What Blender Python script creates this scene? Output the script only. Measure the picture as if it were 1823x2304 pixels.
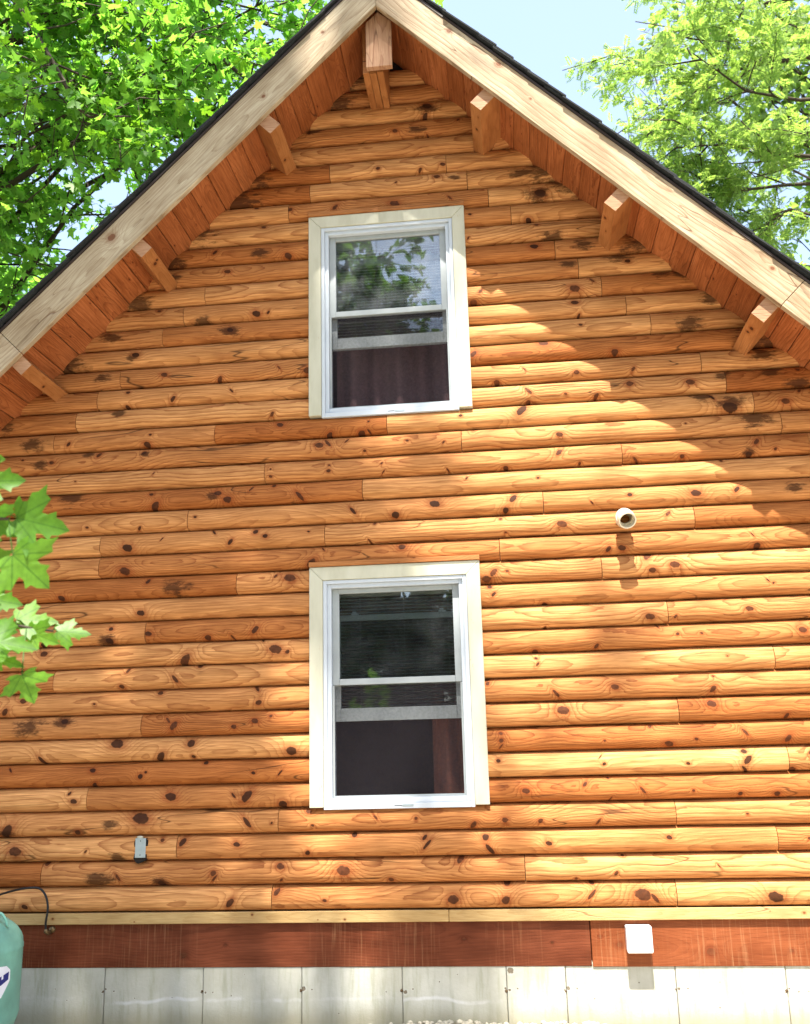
import bpy, bmesh, math, random
import numpy as np
from mathutils import Vector, Matrix
random.seed(7)
RNG = np.random.default_rng(7)
scene = bpy.context.scene
for o in list(bpy.data.objects):
    bpy.data.objects.remove(o)
COL = scene.collection

# ------------------------------------------------------------------ camera
# facade plane is Y = 0; one siding course is U metres high; the ridge stands at X = 0
U = 0.137
XR, ZG = 4.69, 4.10
PW, PH, FPX = 1823.0, 2304.0, 2194.95
YAW, PITCH, ROLL = 0.1044557, 0.245649, -0.02544796
CAM = np.array([XR * U, -41.5444 * U, (5.92375 + ZG) * U])


def cam_rot():
    cy, sy, cp, sp = math.cos(YAW), math.sin(YAW), math.cos(PITCH), math.sin(PITCH)
    f = np.array([-sy * cp, cy * cp, sp])
    r = np.array([cy, sy, 0.0])
    u = np.cross(r, f)
    cr, sr = math.cos(ROLL), math.sin(ROLL)
    return np.stack([cr * r + sr * u, -sr * r + cr * u, f], 1)


RC = cam_rot()


def ray(px, py):
    return RC @ np.array([(px - PW / 2) / FPX, -(py - PH / 2) / FPX, 1.0])


def at(px, py, Y):
    d = ray(px, py)
    t = (Y - CAM[1]) / d[1]
    return Vector(CAM + t * d)


def at_dist(px, py, dist):
    d = ray(px, py)
    return Vector(CAM + d / np.linalg.norm(d) * dist)


def wx(x):
    return (x + XR) * U


def wz(z):
    return (z + ZG) * U


cd = bpy.data.cameras.new('camera')
cam = bpy.data.objects.new('camera', cd)
COL.objects.link(cam)
M = Matrix(((RC[0][0], RC[0][1], -RC[0][2], CAM[0]), (RC[1][0], RC[1][1], -RC[1][2], CAM[1]),
            (RC[2][0], RC[2][1], -RC[2][2], CAM[2]), (0, 0, 0, 1)))
cam.matrix_world = M
cd.sensor_fit = 'HORIZONTAL'
cd.sensor_width = 36.0
cd.lens = FPX / PW * 36.0
cd.clip_start = 0.05
cd.clip_end = 2000
cd.dof.use_dof = True
cd.dof.focus_distance = 6.2
cd.dof.aperture_fstop = cd.lens / 9.0
scene.camera = cam

# ------------------------------------------------------------------ light
SUN_EL, SUN_AZ = math.radians(65.2), math.radians(180.0 + 0.8)   # sun behind the viewer, square to the gable
world = bpy.data.worlds.new('World')
scene.world = world
world.use_nodes = True
wn = world.node_tree
bg = wn.nodes['Background']
sky = wn.nodes.new('ShaderNodeTexSky')
sky.sky_type = 'NISHITA'
sky.sun_disc = False
sky.sun_elevation = SUN_EL
sky.sun_rotation = SUN_AZ
sky.air_density = 1.0
sky.dust_density = 1.6
sky.ozone_density = 1.0
hz_ = wn.nodes.new('ShaderNodeVectorMath')      # even summer haze over the clear sky
hz_.operation = 'MULTIPLY_ADD'
wn.links.new(sky.outputs[0], hz_.inputs[0])
hz_.inputs[1].default_value = (0.75, 0.75, 0.75)
hz_.inputs[2].default_value = (0.72, 0.80, 0.90)
wn.links.new(hz_.outputs[0], bg.inputs[0])
bg.inputs[1].default_value = 0.15
sd = bpy.data.lights.new('sun', 'SUN')
sun = bpy.data.objects.new('sun', sd)
COL.objects.link(sun)
sd.energy = 5.0
sd.angle = math.radians(0.53)
sd.color = (1.0, 0.95, 0.86)
sv = Vector((math.sin(SUN_AZ) * math.cos(SUN_EL), math.cos(SUN_AZ) * math.cos(SUN_EL), math.sin(SUN_EL)))
sun.rotation_euler = sv.to_track_quat('Z', 'Y').to_euler()
sun.location = (0, -10, 25)
scene.view_settings.view_transform = 'Standard'
scene.view_settings.look = 'None'
scene.view_settings.exposure = 1.7
scene.view_settings.gamma = 1.0
scene.view_settings.use_curve_mapping = False
scene.render.engine = 'CYCLES'
scene.cycles.max_bounces = 7
scene.cycles.transparent_max_bounces = 16

# ------------------------------------------------------------------ helpers
WL = {}


def tag(o, label=None, cat=None, group=None, kind=None):
    if label:
        o['label'] = label
    if cat:
        o['category'] = cat
    if group:
        o['group'] = group
    if kind:
        o['kind'] = kind
    return o


def link(o, parent, wloc):
    COL.objects.link(o)
    WL[o.name] = Vector(wloc)
    if parent is not None:
        o.parent = parent
        o.location = Vector(wloc) - WL[parent.name]
    else:
        o.location = wloc
    return o


def empty(name, loc, parent=None):
    o = bpy.data.objects.new(name, None)
    o.empty_display_size = 0.2
    return link(o, parent, loc)


def data_mesh(name, verts, faces, mat, smooth=False):
    me = bpy.data.meshes.new(name)
    me.from_pydata([tuple(v) for v in verts], [], faces)
    if mat:
        me.materials.append(mat)
    if smooth:
        for p in me.polygons:
            p.use_smooth = True
    me.update()
    return me


def mesh_obj(name, verts, faces, mat, parent=None, org=(0, 0, 0), smooth=False, local=False):
    """verts in world space unless local; the origin goes to org"""
    org = Vector(org)
    vs = [Vector(v) if local else Vector(v) - org for v in verts]
    o = bpy.data.objects.new(name, data_mesh(name, vs, faces, mat, smooth))
    return link(o, parent, org)


def bm_obj(name, bm, mat, parent=None, org=(0, 0, 0), smooth=False):
    me = bpy.data.meshes.new(name)
    bmesh.ops.recalc_face_normals(bm, faces=bm.faces)
    bm.to_mesh(me)
    bm.free()
    if mat:
        me.materials.append(mat)
    if smooth:
        for p in me.polygons:
            p.use_smooth = True
    o = bpy.data.objects.new(name, me)
    return link(o, parent, org)


def add_box(bm, x0, x1, y0, y1, z0, z1, bevel=0.0):
    r = bmesh.ops.create_cube(bm, size=1.0)
    vs = r['verts']
    for v in vs:
        v.co = Vector((x0 + (v.co.x + .5) * (x1 - x0), y0 + (v.co.y + .5) * (y1 - y0), z0 + (v.co.z + .5) * (z1 - z0)))
    if bevel > 0:
        es = list({e for v in vs for e in v.link_edges})
        bmesh.ops.bevel(bm, geom=es, offset=bevel, segments=1, affect='EDGES')


def box(name, x0, x1, y0, y1, z0, z1, mat, parent=None, bevel=0.0):
    org = Vector((x0, y0, z0))
    bm = bmesh.new()
    add_box(bm, 0, x1 - x0, 0, y1 - y0, 0, z1 - z0, bevel)
    return bm_obj(name, bm, mat, parent, org)


def boxes(name, lst, mat, parent=None, bevel=0.0, org=None):
    org = Vector(org if org else (lst[0][0], lst[0][2], lst[0][4]))
    bm = bmesh.new()
    for (x0, x1, y0, y1, z0, z1) in lst:
        add_box(bm, x0 - org.x, x1 - org.x, y0 - org.y, y1 - org.y, z0 - org.z, z1 - org.z, bevel)
    return bm_obj(name, bm, mat, parent, org)


def plank(name, o, ex, ez, L, W, T, mat, parent=None, bevel=0.002):
    """board whose local x runs along its length and local z across its width"""
    ex = Vector(ex).normalized()
    ez = Vector(ez).normalized()
    ey = ez.cross(ex)
    bm = bmesh.new()
    add_box(bm, 0, L, 0, T, 0, W, bevel)
    ob = bm_obj(name, bm, mat, parent, Vector(o))
    m = Matrix((ex, ey, ez)).transposed()
    ob.rotation_euler = m.to_euler()
    return ob


def tube(pts, rad, sides=6, cap=True):
    pts = [Vector(p) for p in pts]
    if not hasattr(rad, '__len__'):
        rad = [rad] * len(pts)
    V, Fc = [], []
    ref = None
    for i, p in enumerate(pts):
        a = pts[max(i - 1, 0)]
        b = pts[min(i + 1, len(pts) - 1)]
        t = (b - a).normalized()
        if ref is None:
            ref = t.orthogonal().normalized()
        n = (ref - t * ref.dot(t)).normalized()
        ref = n
        bn = t.cross(n)
        for k in range(sides):
            an = 2 * math.pi * k / sides
            V.append(p + (n * math.cos(an) + bn * math.sin(an)) * rad[i])
    for i in range(len(pts) - 1):
        for k in range(sides):
            k2 = (k + 1) % sides
            Fc.append((i * sides + k, i * sides + k2, (i + 1) * sides + k2, (i + 1) * sides + k))
    if cap:
        Fc.append(tuple(range(sides))[::-1])
        Fc.append(tuple((len(pts) - 1) * sides + k for k in range(sides)))
    return V, Fc


def lathe(prof, sides=32):
    """prof: list of (radius, z) -> verts, faces about the z axis"""
    V, Fc = [], []
    for (r, z) in prof:
        for k in range(sides):
            a = 2 * math.pi * k / sides
            V.append(Vector((r * math.cos(a), r * math.sin(a), z)))
    for i in range(len(prof) - 1):
        for k in range(sides):
            k2 = (k + 1) % sides
            Fc.append((i * sides + k, i * sides + k2, (i + 1) * sides + k2, (i + 1) * sides + k))
    return V, Fc


# ------------------------------------------------------------------ materials
class NT:
    def __init__(self, name):
        self.mat = bpy.data.materials.new(name)
        self.mat.use_nodes = True
        self.t = self.mat.node_tree
        self.bsdf = self.t.nodes['Principled BSDF']
        self.out = self.t.nodes['Material Output']

    def n(self, typ, **kw):
        nd = self.t.nodes.new(typ)
        for k, v in kw.items():
            setattr(nd, k, v)
        return nd

    def put(self, sock, v):
        if isinstance(v, bpy.types.NodeSocket):
            self.t.links.new(v, sock)
        elif v is not None:
            if hasattr(sock.default_value, '__len__') and not hasattr(v, '__len__'):
                v = (v,) * len(sock.default_value)
            if hasattr(v, '__len__') and len(v) == 3 and len(sock.default_value) == 4:
                v = tuple(v) + (1,)
            sock.default_value = v

    def m(self, op, a, b=None, c=None, clamp=False):
        nd = self.n('ShaderNodeMath', operation=op)
        nd.use_clamp = clamp
        self.put(nd.inputs[0], a)
        self.put(nd.inputs[1], b)
        self.put(nd.inputs[2], c)
        return nd.outputs[0]

    def xyz(self, a, b, c):
        nd = self.n('ShaderNodeCombineXYZ')
        for s, v in zip(nd.inputs, (a, b, c)):
            self.put(s, v)
        return nd.outputs[0]

    def sep(self, v):
        nd = self.n('ShaderNodeSeparateXYZ')
        self.put(nd.inputs[0], v)
        return nd.outputs

    def noise(self, vec, scale=1.0, detail=2.0, rough=0.5):
        nd = self.n('ShaderNodeTexNoise')
        self.put(nd.inputs['Vector'], vec)
        nd.inputs['Scale'].default_value = scale
        nd.inputs['Detail'].default_value = detail
        nd.inputs['Roughness'].default_value = rough
        return nd.outputs['Fac']

    def mix(self, f, a, b, mode='MIX'):
        nd = self.n('ShaderNodeMix', data_type='RGBA', blend_type=mode)
        self.put(nd.inputs[0], f)
        self.put(nd.inputs[6], a)
        self.put(nd.inputs[7], b)
        return nd.outputs[2]

    def ss(self, v, lo, hi, a=0.0, b=1.0):
        nd = self.n('ShaderNodeMapRange', interpolation_type='SMOOTHSTEP')
        self.put(nd.inputs[0], v)
        self.put(nd.inputs[1], lo)
        self.put(nd.inputs[2], hi)
        self.put(nd.inputs[3], a)
        self.put(nd.inputs[4], b)
        return nd.outputs[0]

    def lin(self, v, lo, hi, a=0.0, b=1.0):
        nd = self.n('ShaderNodeMapRange')
        for s, q in zip(nd.inputs, (v, lo, hi, a, b)):
            self.put(s, q)
        return nd.outputs[0]

    def objc(self):
        return self.n('ShaderNodeTexCoord').outputs['Object']

    def rnd(self):
        return self.n('ShaderNodeObjectInfo').outputs['Random']

    def attr(self, name):
        nd = self.n('ShaderNodeAttribute', attribute_type='OBJECT', attribute_name=name)
        return nd.outputs['Vector']

    def bump(self, h, dist, strength=1.0):
        nd = self.n('ShaderNodeBump')
        nd.inputs['Strength'].default_value = strength
        nd.inputs['Distance'].default_value = dist
        self.put(nd.inputs['Height'], h)
        self.put(self.bsdf.inputs['Normal'], nd.outputs[0])

    def col(self, c):
        self.put(self.bsdf.inputs['Base Color'], c)

    def rough(self, r):
        self.put(self.bsdf.inputs['Roughness'], r)


NK, NS = 10, 4
# outline of each listed knot: width factor, lean, height factor
KSHAPE = [(0.75, 0.25, 1.1), (1.0, -0.5, 0.8), (0.8, 0.0, 1.05), (1.35, 0.7, 0.7), (0.9, -0.2, 1.0), (0.85, 0.3, 1.2), (1.5, -0.8, 0.65), (0.9, 0, 1)]


def spots(t, x, z, wob, n=NK, pre='k', aspect=0.8):
    """masks of the knots listed on the object: (mask, halo, bump, rings)"""
    mask = halo = bump = 0.0
    for i in range(n):
        a = t.sep(t.attr(f'{pre}{i}'))
        asp, shr, stretch = KSHAPE[i % len(KSHAPE)] if pre == 'k' and n > 6 else (aspect, 0.0, 1.0)
        dz = t.m('SUBTRACT', z, a[1])
        dx = t.m('MULTIPLY', t.m('ADD', t.m('SUBTRACT', x, a[0]), t.m('MULTIPLY', dz, shr)), asp)
        dz = t.m('MULTIPLY', dz, stretch)
        d = t.m('SQRT', t.m('ADD', t.m('MULTIPLY', dx, dx), t.m('MULTIPLY', dz, dz)))
        e = t.m('ADD', t.m('DIVIDE', d, t.m('MAXIMUM', a[2], 1e-4)), wob)
        mask = t.m('MAXIMUM', mask, t.ss(e, 0.86, 1.08, 1.0, 0.0))
        g = t.m('EXPONENT', t.m('MULTIPLY', t.m('MULTIPLY', e, e), -0.16))
        halo = t.m('MAXIMUM', halo, g)
        bump = t.m('ADD', bump, t.m('MULTIPLY', g, a[2]))
    return mask, halo, bump


def wood(name, light, dark, knot=(0.045, 0.012, 0.005), tint=((1, 1, 1), (1, 1, 1)), spacing=0.009, contrast=0.6,
         nk=NK, ns=NS, rough=0.5, width=U, fibre=0.25, blotch=0.3, drips=None, proc=0.0, mildew=0.0, streak=0.0):
    t = NT(name)
    x, y, z = t.sep(t.objc())
    rnd = t.rnd()
    off = t.m('MULTIPLY', rnd, 53.0)
    r2 = t.m('FRACT', t.m('MULTIPLY', rnd, 91.7))
    r3 = t.m('FRACT', t.m('MULTIPLY', rnd, 417.3))
    nA = t.noise(t.xyz(t.m('MULTIPLY', x, 0.9), 0.0, off), 1.0, 1.0)
    nB = t.noise(t.xyz(t.m('MULTIPLY', x, 1.3), 40.0, off), 1.0, 1.0)
    nC = t.noise(t.xyz(t.m('MULTIPLY', x, 5.0), t.m('MULTIPLY', y, 20), t.m('ADD', t.m('MULTIPLY', z, 22.0), off)), 1.0, 3.0, 0.6)
    r4 = t.m('FRACT', t.m('MULTIPLY', rnd, 1713.1))
    swl = t.lin(t.m('MULTIPLY', r4, r4), 0, 1, 0.12, 1.0)      # straight-grained to wild boards
    cen = t.m('ADD', t.m('MULTIPLY', t.m('MULTIPLY', t.m('SUBTRACT', nA, 0.5), swl), 0.34), t.m('MULTIPLY', r3, width))
    dep = t.m('ADD', t.m('MULTIPLY', nB, 0.16), -0.02)
    dz = t.m('SUBTRACT', z, cen)
    r = t.m('SQRT', t.m('ADD', t.m('MULTIPLY', dz, dz), t.m('MULTIPLY', dep, dep)))
    r = t.m('ADD', r, t.m('MULTIPLY', t.m('SUBTRACT', nC, 0.5), 0.016))
    wob = t.m('MULTIPLY', t.m('SUBTRACT', t.noise(t.xyz(t.m('MULTIPLY', x, 55), t.m('MULTIPLY', z, 55), off), 1.0, 2.0), 0.5), 0.5)
    mask = halo = 0.0
    if nk:
        mask, halo, bmp = spots(t, x, z, wob, nk)
        r = t.m('ADD', r, t.m('MULTIPLY', bmp, 2.2))
    if proc:
        vo = t.n('ShaderNodeTexVoronoi', feature='F1')
        t.put(vo.inputs['Vector'], t.xyz(t.m('MULTIPLY', x, 2.2), off, t.m('MULTIPLY', z, 6.0)))
        dd = vo.outputs['Distance']
        vr = t.sep(vo.outputs['Color'])
        rr = t.m('MULTIPLY', t.m('SUBTRACT', vr[0], 1.0 - proc), 0.16 / max(proc, .01))
        e = t.m('ADD', t.m('DIVIDE', dd, t.m('MAXIMUM', rr, 1e-3)), t.m('MULTIPLY', wob, 0.6))
        mk = t.ss(e, 0.72, 1.1, 1.0, 0.0)
        g = t.m('EXPONENT', t.m('MULTIPLY', t.m('MULTIPLY', e, e), -0.16))
        mask = t.m('MAXIMUM', mask, mk)
        halo = t.m('MAXIMUM', halo, g)
        r = t.m('ADD', r, t.m('MULTIPLY', g, 0.02))
    ph = t.m('DIVIDE', r, t.m('MULTIPLY', t.lin(r2, 0, 1, 0.75, 1.7), spacing))
    fr = t.m('FRACT', ph)
    ring = t.m('MULTIPLY', t.m('POWER', fr, 3.2), t.ss(fr, 0.94, 1.0, 1.0, 0.0))
    fine = t.noise(t.xyz(t.m('MULTIPLY', x, 7), t.m('MULTIPLY', y, 60), t.m('ADD', t.m('MULTIPLY', z, 260), off)), 1.0, 2.0, 0.6)
    bl = t.noise(t.xyz(t.m('MULTIPLY', x, 2.2), off, t.m('MULTIPLY', z, 6)), 1.0, 3.0, 0.6)
    c = t.mix(t.m('MULTIPLY', t.m('MULTIPLY', ring, contrast), t.lin(r3, 0, 1, 0.45, 1.0)), light, dark)
    c = t.mix(1.0, c, t.mix(r2, tint[0], tint[1]), 'MULTIPLY')
    f1 = t.lin(fine, 0.25, 0.75, 1.0 - fibre, 1.0 + fibre * 0.5)
    f2 = t.lin(bl, 0.3, 0.7, 1.0 - blotch, 1.0 + blotch * 0.35)
    ff = t.m('MULTIPLY', f1, f2)
    if streak:
        sk_ = t.noise(t.xyz(t.m('MULTIPLY', x, 2.6), 11.0, t.m('ADD', t.m('MULTIPLY', z, 75), off)), 1.0, 4.0, 0.65)
        ff = t.m('MULTIPLY', ff, t.lin(sk_, 0.3, 0.7, 1.0 - streak, 1.0 + streak * 0.45))
    c = t.mix(1.0, c, t.xyz(ff, t.m('POWER', ff, 1.25), t.m('POWER', ff, 1.5)), 'MULTIPLY')
    # long drying cracks
    cr = t.noise(t.xyz(t.m('MULTIPLY', x, 0.8), 7.0, t.m('ADD', t.m('MULTIPLY', z, 9.0), off)), 1.0, 1.5)
    crk = t.m('MULTIPLY', t.ss(t.m('ABSOLUTE', t.m('SUBTRACT', cr, 0.52)), 0.0, 0.007, 1.0, 0.0), t.ss(nA, 0.5, 0.62))
    c = t.mix(t.m('MULTIPLY', crk, 0.75), c, knot)
    if nk or proc:
        c = t.mix(t.m('MULTIPLY', t.ss(halo, 0.3, 1.0), 0.6), c, (dark[0] * .8, dark[1] * .6, dark[2] * .5))
        c = t.mix(t.m('MULTIPLY', mask, 0.92), c, t.mix(t.m('MULTIPLY', t.ss(wob, -.3, .3), r3), knot, (max(knot[0] * 2.6, .15), max(knot[1] * 2.4, .045), max(knot[2] * 2, .016))))
    if ns:
        swob = t.m('MULTIPLY', t.m('SUBTRACT', t.noise(t.xyz(t.m('MULTIPLY', x, 12), off, t.m('MULTIPLY', z, 40)), 1.0, 5.0, 0.72), 0.5), 3.0)
        sm = 0.0
        for i in range(ns):
            a = t.sep(t.attr(f's{i}'))
            dx = t.m('MULTIPLY', t.m('SUBTRACT', x, a[0]), 0.55)
            dz2 = t.m('SUBTRACT', z, a[1])
            d = t.m('SQRT', t.m('ADD', t.m('MULTIPLY', dx, dx), t.m('MULTIPLY', dz2, dz2)))
            e = t.m('ADD', t.m('DIVIDE', d, t.m('MAXIMUM', a[2], 1e-4)), swob)
            sm = t.m('MAXIMUM', sm, t.ss(e, 0.35, 1.05, 1.0, 0.0))
        c = t.mix(t.m('MULTIPLY', sm, 0.8), c, (0.03, 0.010, 0.004))
    if mildew:
        mw = t.noise(t.xyz(t.m('MULTIPLY', x, 1.6), off, t.m('MULTIPLY', z, 10)), 1.0, 5.0, 0.7)
        c = t.mix(t.m('MULTIPLY', t.ss(mw, 0.52, 0.75), mildew), c, (0.05, 0.022, 0.012))
    if drips:
        dn = t.noise(t.xyz(t.m('MULTIPLY', x, 75), 0, t.m('ADD', t.m('MULTIPLY', z, 2.5), off)), 1.0, 2.0, 0.7)
        dm = t.noise(t.xyz(t.m('MULTIPLY', x, 1.6), 3.0, off), 1.0, 2.0, 0.6)
        c = t.mix(t.m('MULTIPLY', t.m('MULTIPLY', t.ss(dn, 0.50, 0.72), t.ss(dm, 0.42, 0.58)), 0.3), c, drips)
    t.col(c)
    t.rough(t.lin(fine, 0.2, 0.8, rough - 0.06, rough + 0.14))
    h = t.m('SUBTRACT', t.m('MULTIPLY', fine, 0.5), t.m('ADD', t.m('MULTIPLY', ring, 0.5), t.m('MULTIPLY', crk, 2.0)))
    t.bump(h, 0.0012, 0.8)
    t.bsdf.inputs['Specular IOR Level'].default_value = 0.12
    return t.mat


M_LOG = wood('stained_pine_log', (0.72, 0.345, 0.122), (0.26, 0.058, 0.013), knot=(0.020, 0.008, 0.004), tint=((0.60, 0.43, 0.31), (1.0, 1.06, 1.14)), contrast=0.95, spacing=0.011, fibre=0.36, streak=0.32, blotch=0.2, rough=0.66)
M_SOFF = wood('stained_pine_soffit', (0.46, 0.16, 0.058), (0.22, 0.055, 0.018), tint=((0.8, 0.75, 0.7), (1.1, 1.1, 1.1)), nk=0, ns=0, proc=0.4,
              contrast=0.85, width=0.15, mildew=0.35, streak=0.3)
M_BARGE = wood('weathered_pine_board', (0.50, 0.40, 0.275), (0.25, 0.15, 0.08), tint=((0.97, 1.0, 1.0), (1.02, 1, 0.98)), nk=4, ns=0,
               contrast=0.85, width=0.19, spacing=0.016, knot=(0.12, 0.05, 0.025), blotch=0.3, mildew=0.4, streak=0.2)
M_BEAM = wood('pine_beam', (0.42, 0.175, 0.06), (0.24, 0.075, 0.02), nk=2, ns=0, contrast=0.6, width=0.1, proc=0.12)
M_CAP = wood('pale_pine_trim', (0.50, 0.34, 0.15), (0.33, 0.17, 0.05), nk=6, ns=0, contrast=0.4, width=0.06, knot=(0.1, 0.035, 0.015))
M_ENDC = wood('pale_pine_endcap', (0.47, 0.27, 0.16), (0.22, 0.075, 0.035), nk=0, ns=0, contrast=0.75, width=0.16, spacing=0.014)
M_SKIRT = wood('dark_stained_skirt', (0.165, 0.045, 0.019), (0.08, 0.018, 0.008), nk=4, ns=0, contrast=0.5, width=0.25,
               knot=(0.03, 0.008, 0.004), drips=(0.36, 0.19, 0.09), blotch=0.45)
M_SKIRT2 = wood('sunlit_stained_skirt', (0.24, 0.068, 0.024), (0.13, 0.028, 0.01), nk=4, ns=0, contrast=0.5, width=0.25,
                knot=(0.1, 0.03, 0.012), blotch=0.35, drips=(0.45, 0.25, 0.12))  # lighter copy of the skirt stain: the right board's sunlight painted into its colour


def plain(name, col, rough=0.5, metal=0.0, var=0.12, scale=9.0, bump=0.0, bscale=60.0, spec=0.4):
    t = NT(name)
    c = t.objc()
    n = t.noise(c, scale, 5.0, 0.6)
    f = t.lin(n, 0.3, 0.7, 1 - var, 1 + var * 0.5)
    t.col(t.mix(1.0, col, t.xyz(f, f, f), 'MULTIPLY'))
    t.rough(t.lin(n, 0.3, 0.7, rough - 0.06, rough + 0.08))
    t.bsdf.inputs['Metallic'].default_value = metal
    t.bsdf.inputs['Specular IOR Level'].default_value = spec
    if bump:
        t.bump(t.noise(c, bscale, 3.0), bump)
    return t.mat


def cream_paint():
    t = NT('cream_paint')
    c = t.objc()
    x, y, z = t.sep(c)
    off = t.m('MULTIPLY', t.rnd(), 30)
    n = t.noise(t.xyz(t.m('MULTIPLY', x, 9), off, t.m('MULTIPLY', z, 2.5)), 1.0, 4.0, 0.6)
    base = t.mix(t.ss(n, 0.35, 0.7), (0.52, 0.50, 0.385), (0.44, 0.42, 0.31))
    pe = t.noise(t.xyz(t.m('MULTIPLY', x, 60), off, t.m('MULTIPLY', z, 14)), 1.0, 5.0, 0.7)
    base = t.mix(t.m('MULTIPLY', t.ss(pe, 0.665, 0.69), 0.7), base, (0.40, 0.27, 0.14))
    vo = t.n('ShaderNodeTexVoronoi', feature='F1')
    t.put(vo.inputs['Vector'], t.xyz(t.m('MULTIPLY', x, 9), off, t.m('MULTIPLY', z, 5)))
    rg = t.m('ABSOLUTE', t.m('SUBTRACT', vo.outputs['Distance'], 0.1))
    base = t.mix(t.m('MULTIPLY', t.ss(rg, 0.0, 0.02, 1, 0), 0.18), base, (0.33, 0.29, 0.17))
    t.col(base)
    t.rough(0.5)
    t.bump(t.noise(t.xyz(t.m('MULTIPLY', x, 90), off, t.m('MULTIPLY', z, 20)), 1.0, 3.0), 0.0006)
    return t.mat


M_CREAM = cream_paint()
M_VINYL = plain('white_vinyl', (0.50, 0.54, 0.59), 0.35, var=0.05)
M_SASH = plain('grey_sash_paint', (0.33, 0.355, 0.36), 0.45, var=0.1)
M_ALU = plain('brushed_aluminium', (0.36, 0.42, 0.44), 0.45, metal=0.6, var=0.12, scale=40)
M_BLACK = plain('black_rubber', (0.012, 0.012, 0.013), 0.5)
M_DARK = plain('dark_cavity', (0.012, 0.007, 0.005), 0.9)
M_PVC = plain('cream_plastic_pipe', (0.68, 0.61, 0.47), 0.35, var=0.08, scale=14)
M_WHITE = plain('white_painted_metal', (0.80, 0.80, 0.82), 0.4, var=0.05)
M_TEAL = plain('teal_tank_paint', (0.18, 0.43, 0.34), 0.45, var=0.28, scale=6, bump=0.0006, bscale=25)
M_DECAL = plain('white_decal', (0.76, 0.78, 0.84), 0.45, var=0.03)
M_NAVY = plain('navy_decal_print', (0.012, 0.018, 0.16), 0.45, var=0.05)
M_BRASS = plain('tarnished_brass', (0.20, 0.13, 0.06), 0.45, metal=0.7)
M_SLAT = plain('blind_slat', (0.66, 0.60, 0.54), 0.5, var=0.05)
M_SHING = plain('dark_shingle', (0.022, 0.024, 0.026), 0.9, var=0.5, scale=50, bump=0.004, bscale=220)
M_DRIP = plain('brown_drip_edge', (0.035, 0.02, 0.014), 0.55)
M_INT = plain('interior_board', (0.20, 0.075, 0.03), 0.7, var=0.3)
M_IFLOOR = plain('interior_floor', (0.10, 0.055, 0.03), 0.6)
M_CURT = plain('plum_curtain', (0.12, 0.06, 0.062), 0.9, var=0.25, scale=30)
M_CURT2 = plain('rust_curtain', (0.17, 0.055, 0.032), 0.9, var=0.25, scale=30)
M_RUST = plain('rusty_tie_stub', (0.10, 0.06, 0.03), 0.9, var=0.5, scale=80)


def glass(name='window_glass', d0=0.006, d1=0.03):
    t = NT(name)
    tr = t.n('ShaderNodeBsdfTransparent')
    tr.inputs[0].default_value = (0.80, 0.84, 0.83, 1)
    gl = t.n('ShaderNodeBsdfGlossy')
    gl.inputs['Roughness'].default_value = 0.012
    x, y, z = t.sep(t.objc())
    nd = t.n('ShaderNodeBump')
    nd.inputs['Distance'].default_value = 0.004
    nd.inputs['Strength'].default_value = 0.25
    t.put(nd.inputs['Height'], t.noise(t.objc(), 3.0, 1.0))
    t.put(gl.inputs['Normal'], nd.outputs[0])
    fr = t.n('ShaderNodeFresnel')
    fr.inputs[0].default_value = 1.5
    fac = t.m('MULTIPLY', fr.outputs[0], 3.0, clamp=True)      # the faces of a double-glazed pane
    df = t.n('ShaderNodeBsdfDiffuse')
    df.inputs[0].default_value = (0.6, 0.62, 0.66, 1)
    m1 = t.n('ShaderNodeMixShader')
    t.put(m1.inputs[0], t.ss(t.noise(t.objc(), 6.0, 4.0, 0.6), 0.35, 0.7, d0, d1))
    t.t.links.new(tr.outputs[0], m1.inputs[1])
    t.t.links.new(df.outputs[0], m1.inputs[2])
    m2 = t.n('ShaderNodeMixShader')
    t.put(m2.inputs[0], fac)
    t.t.links.new(m1.outputs[0], m2.inputs[1])
    t.t.links.new(gl.outputs[0], m2.inputs[2])
    t.t.links.new(m2.outputs[0], t.out.inputs[0])
    return t.mat


def screen():
    t = NT('insect_screen_mesh')
    tr = t.n('ShaderNodeBsdfTransparent')
    df = t.n('ShaderNodeBsdfDiffuse')
    df.inputs[0].default_value = (0.03, 0.026, 0.03, 1)
    n = t.noise(t.objc(), 60.0, 3.0, 0.7)
    m1 = t.n('ShaderNodeMixShader')
    t.put(m1.inputs[0], t.lin(n, 0.3, 0.7, 0.22, 0.5))
    t.t.links.new(tr.outputs[0], m1.inputs[1])
    t.t.links.new(df.outputs[0], m1.inputs[2])
    t.t.links.new(m1.outputs[0], t.out.inputs[0])
    return t.mat


M_GLASS, M_SCREEN, M_DUSTY = glass(), screen(), glass('dusty_window_glass', 0.015, 0.16)


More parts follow.
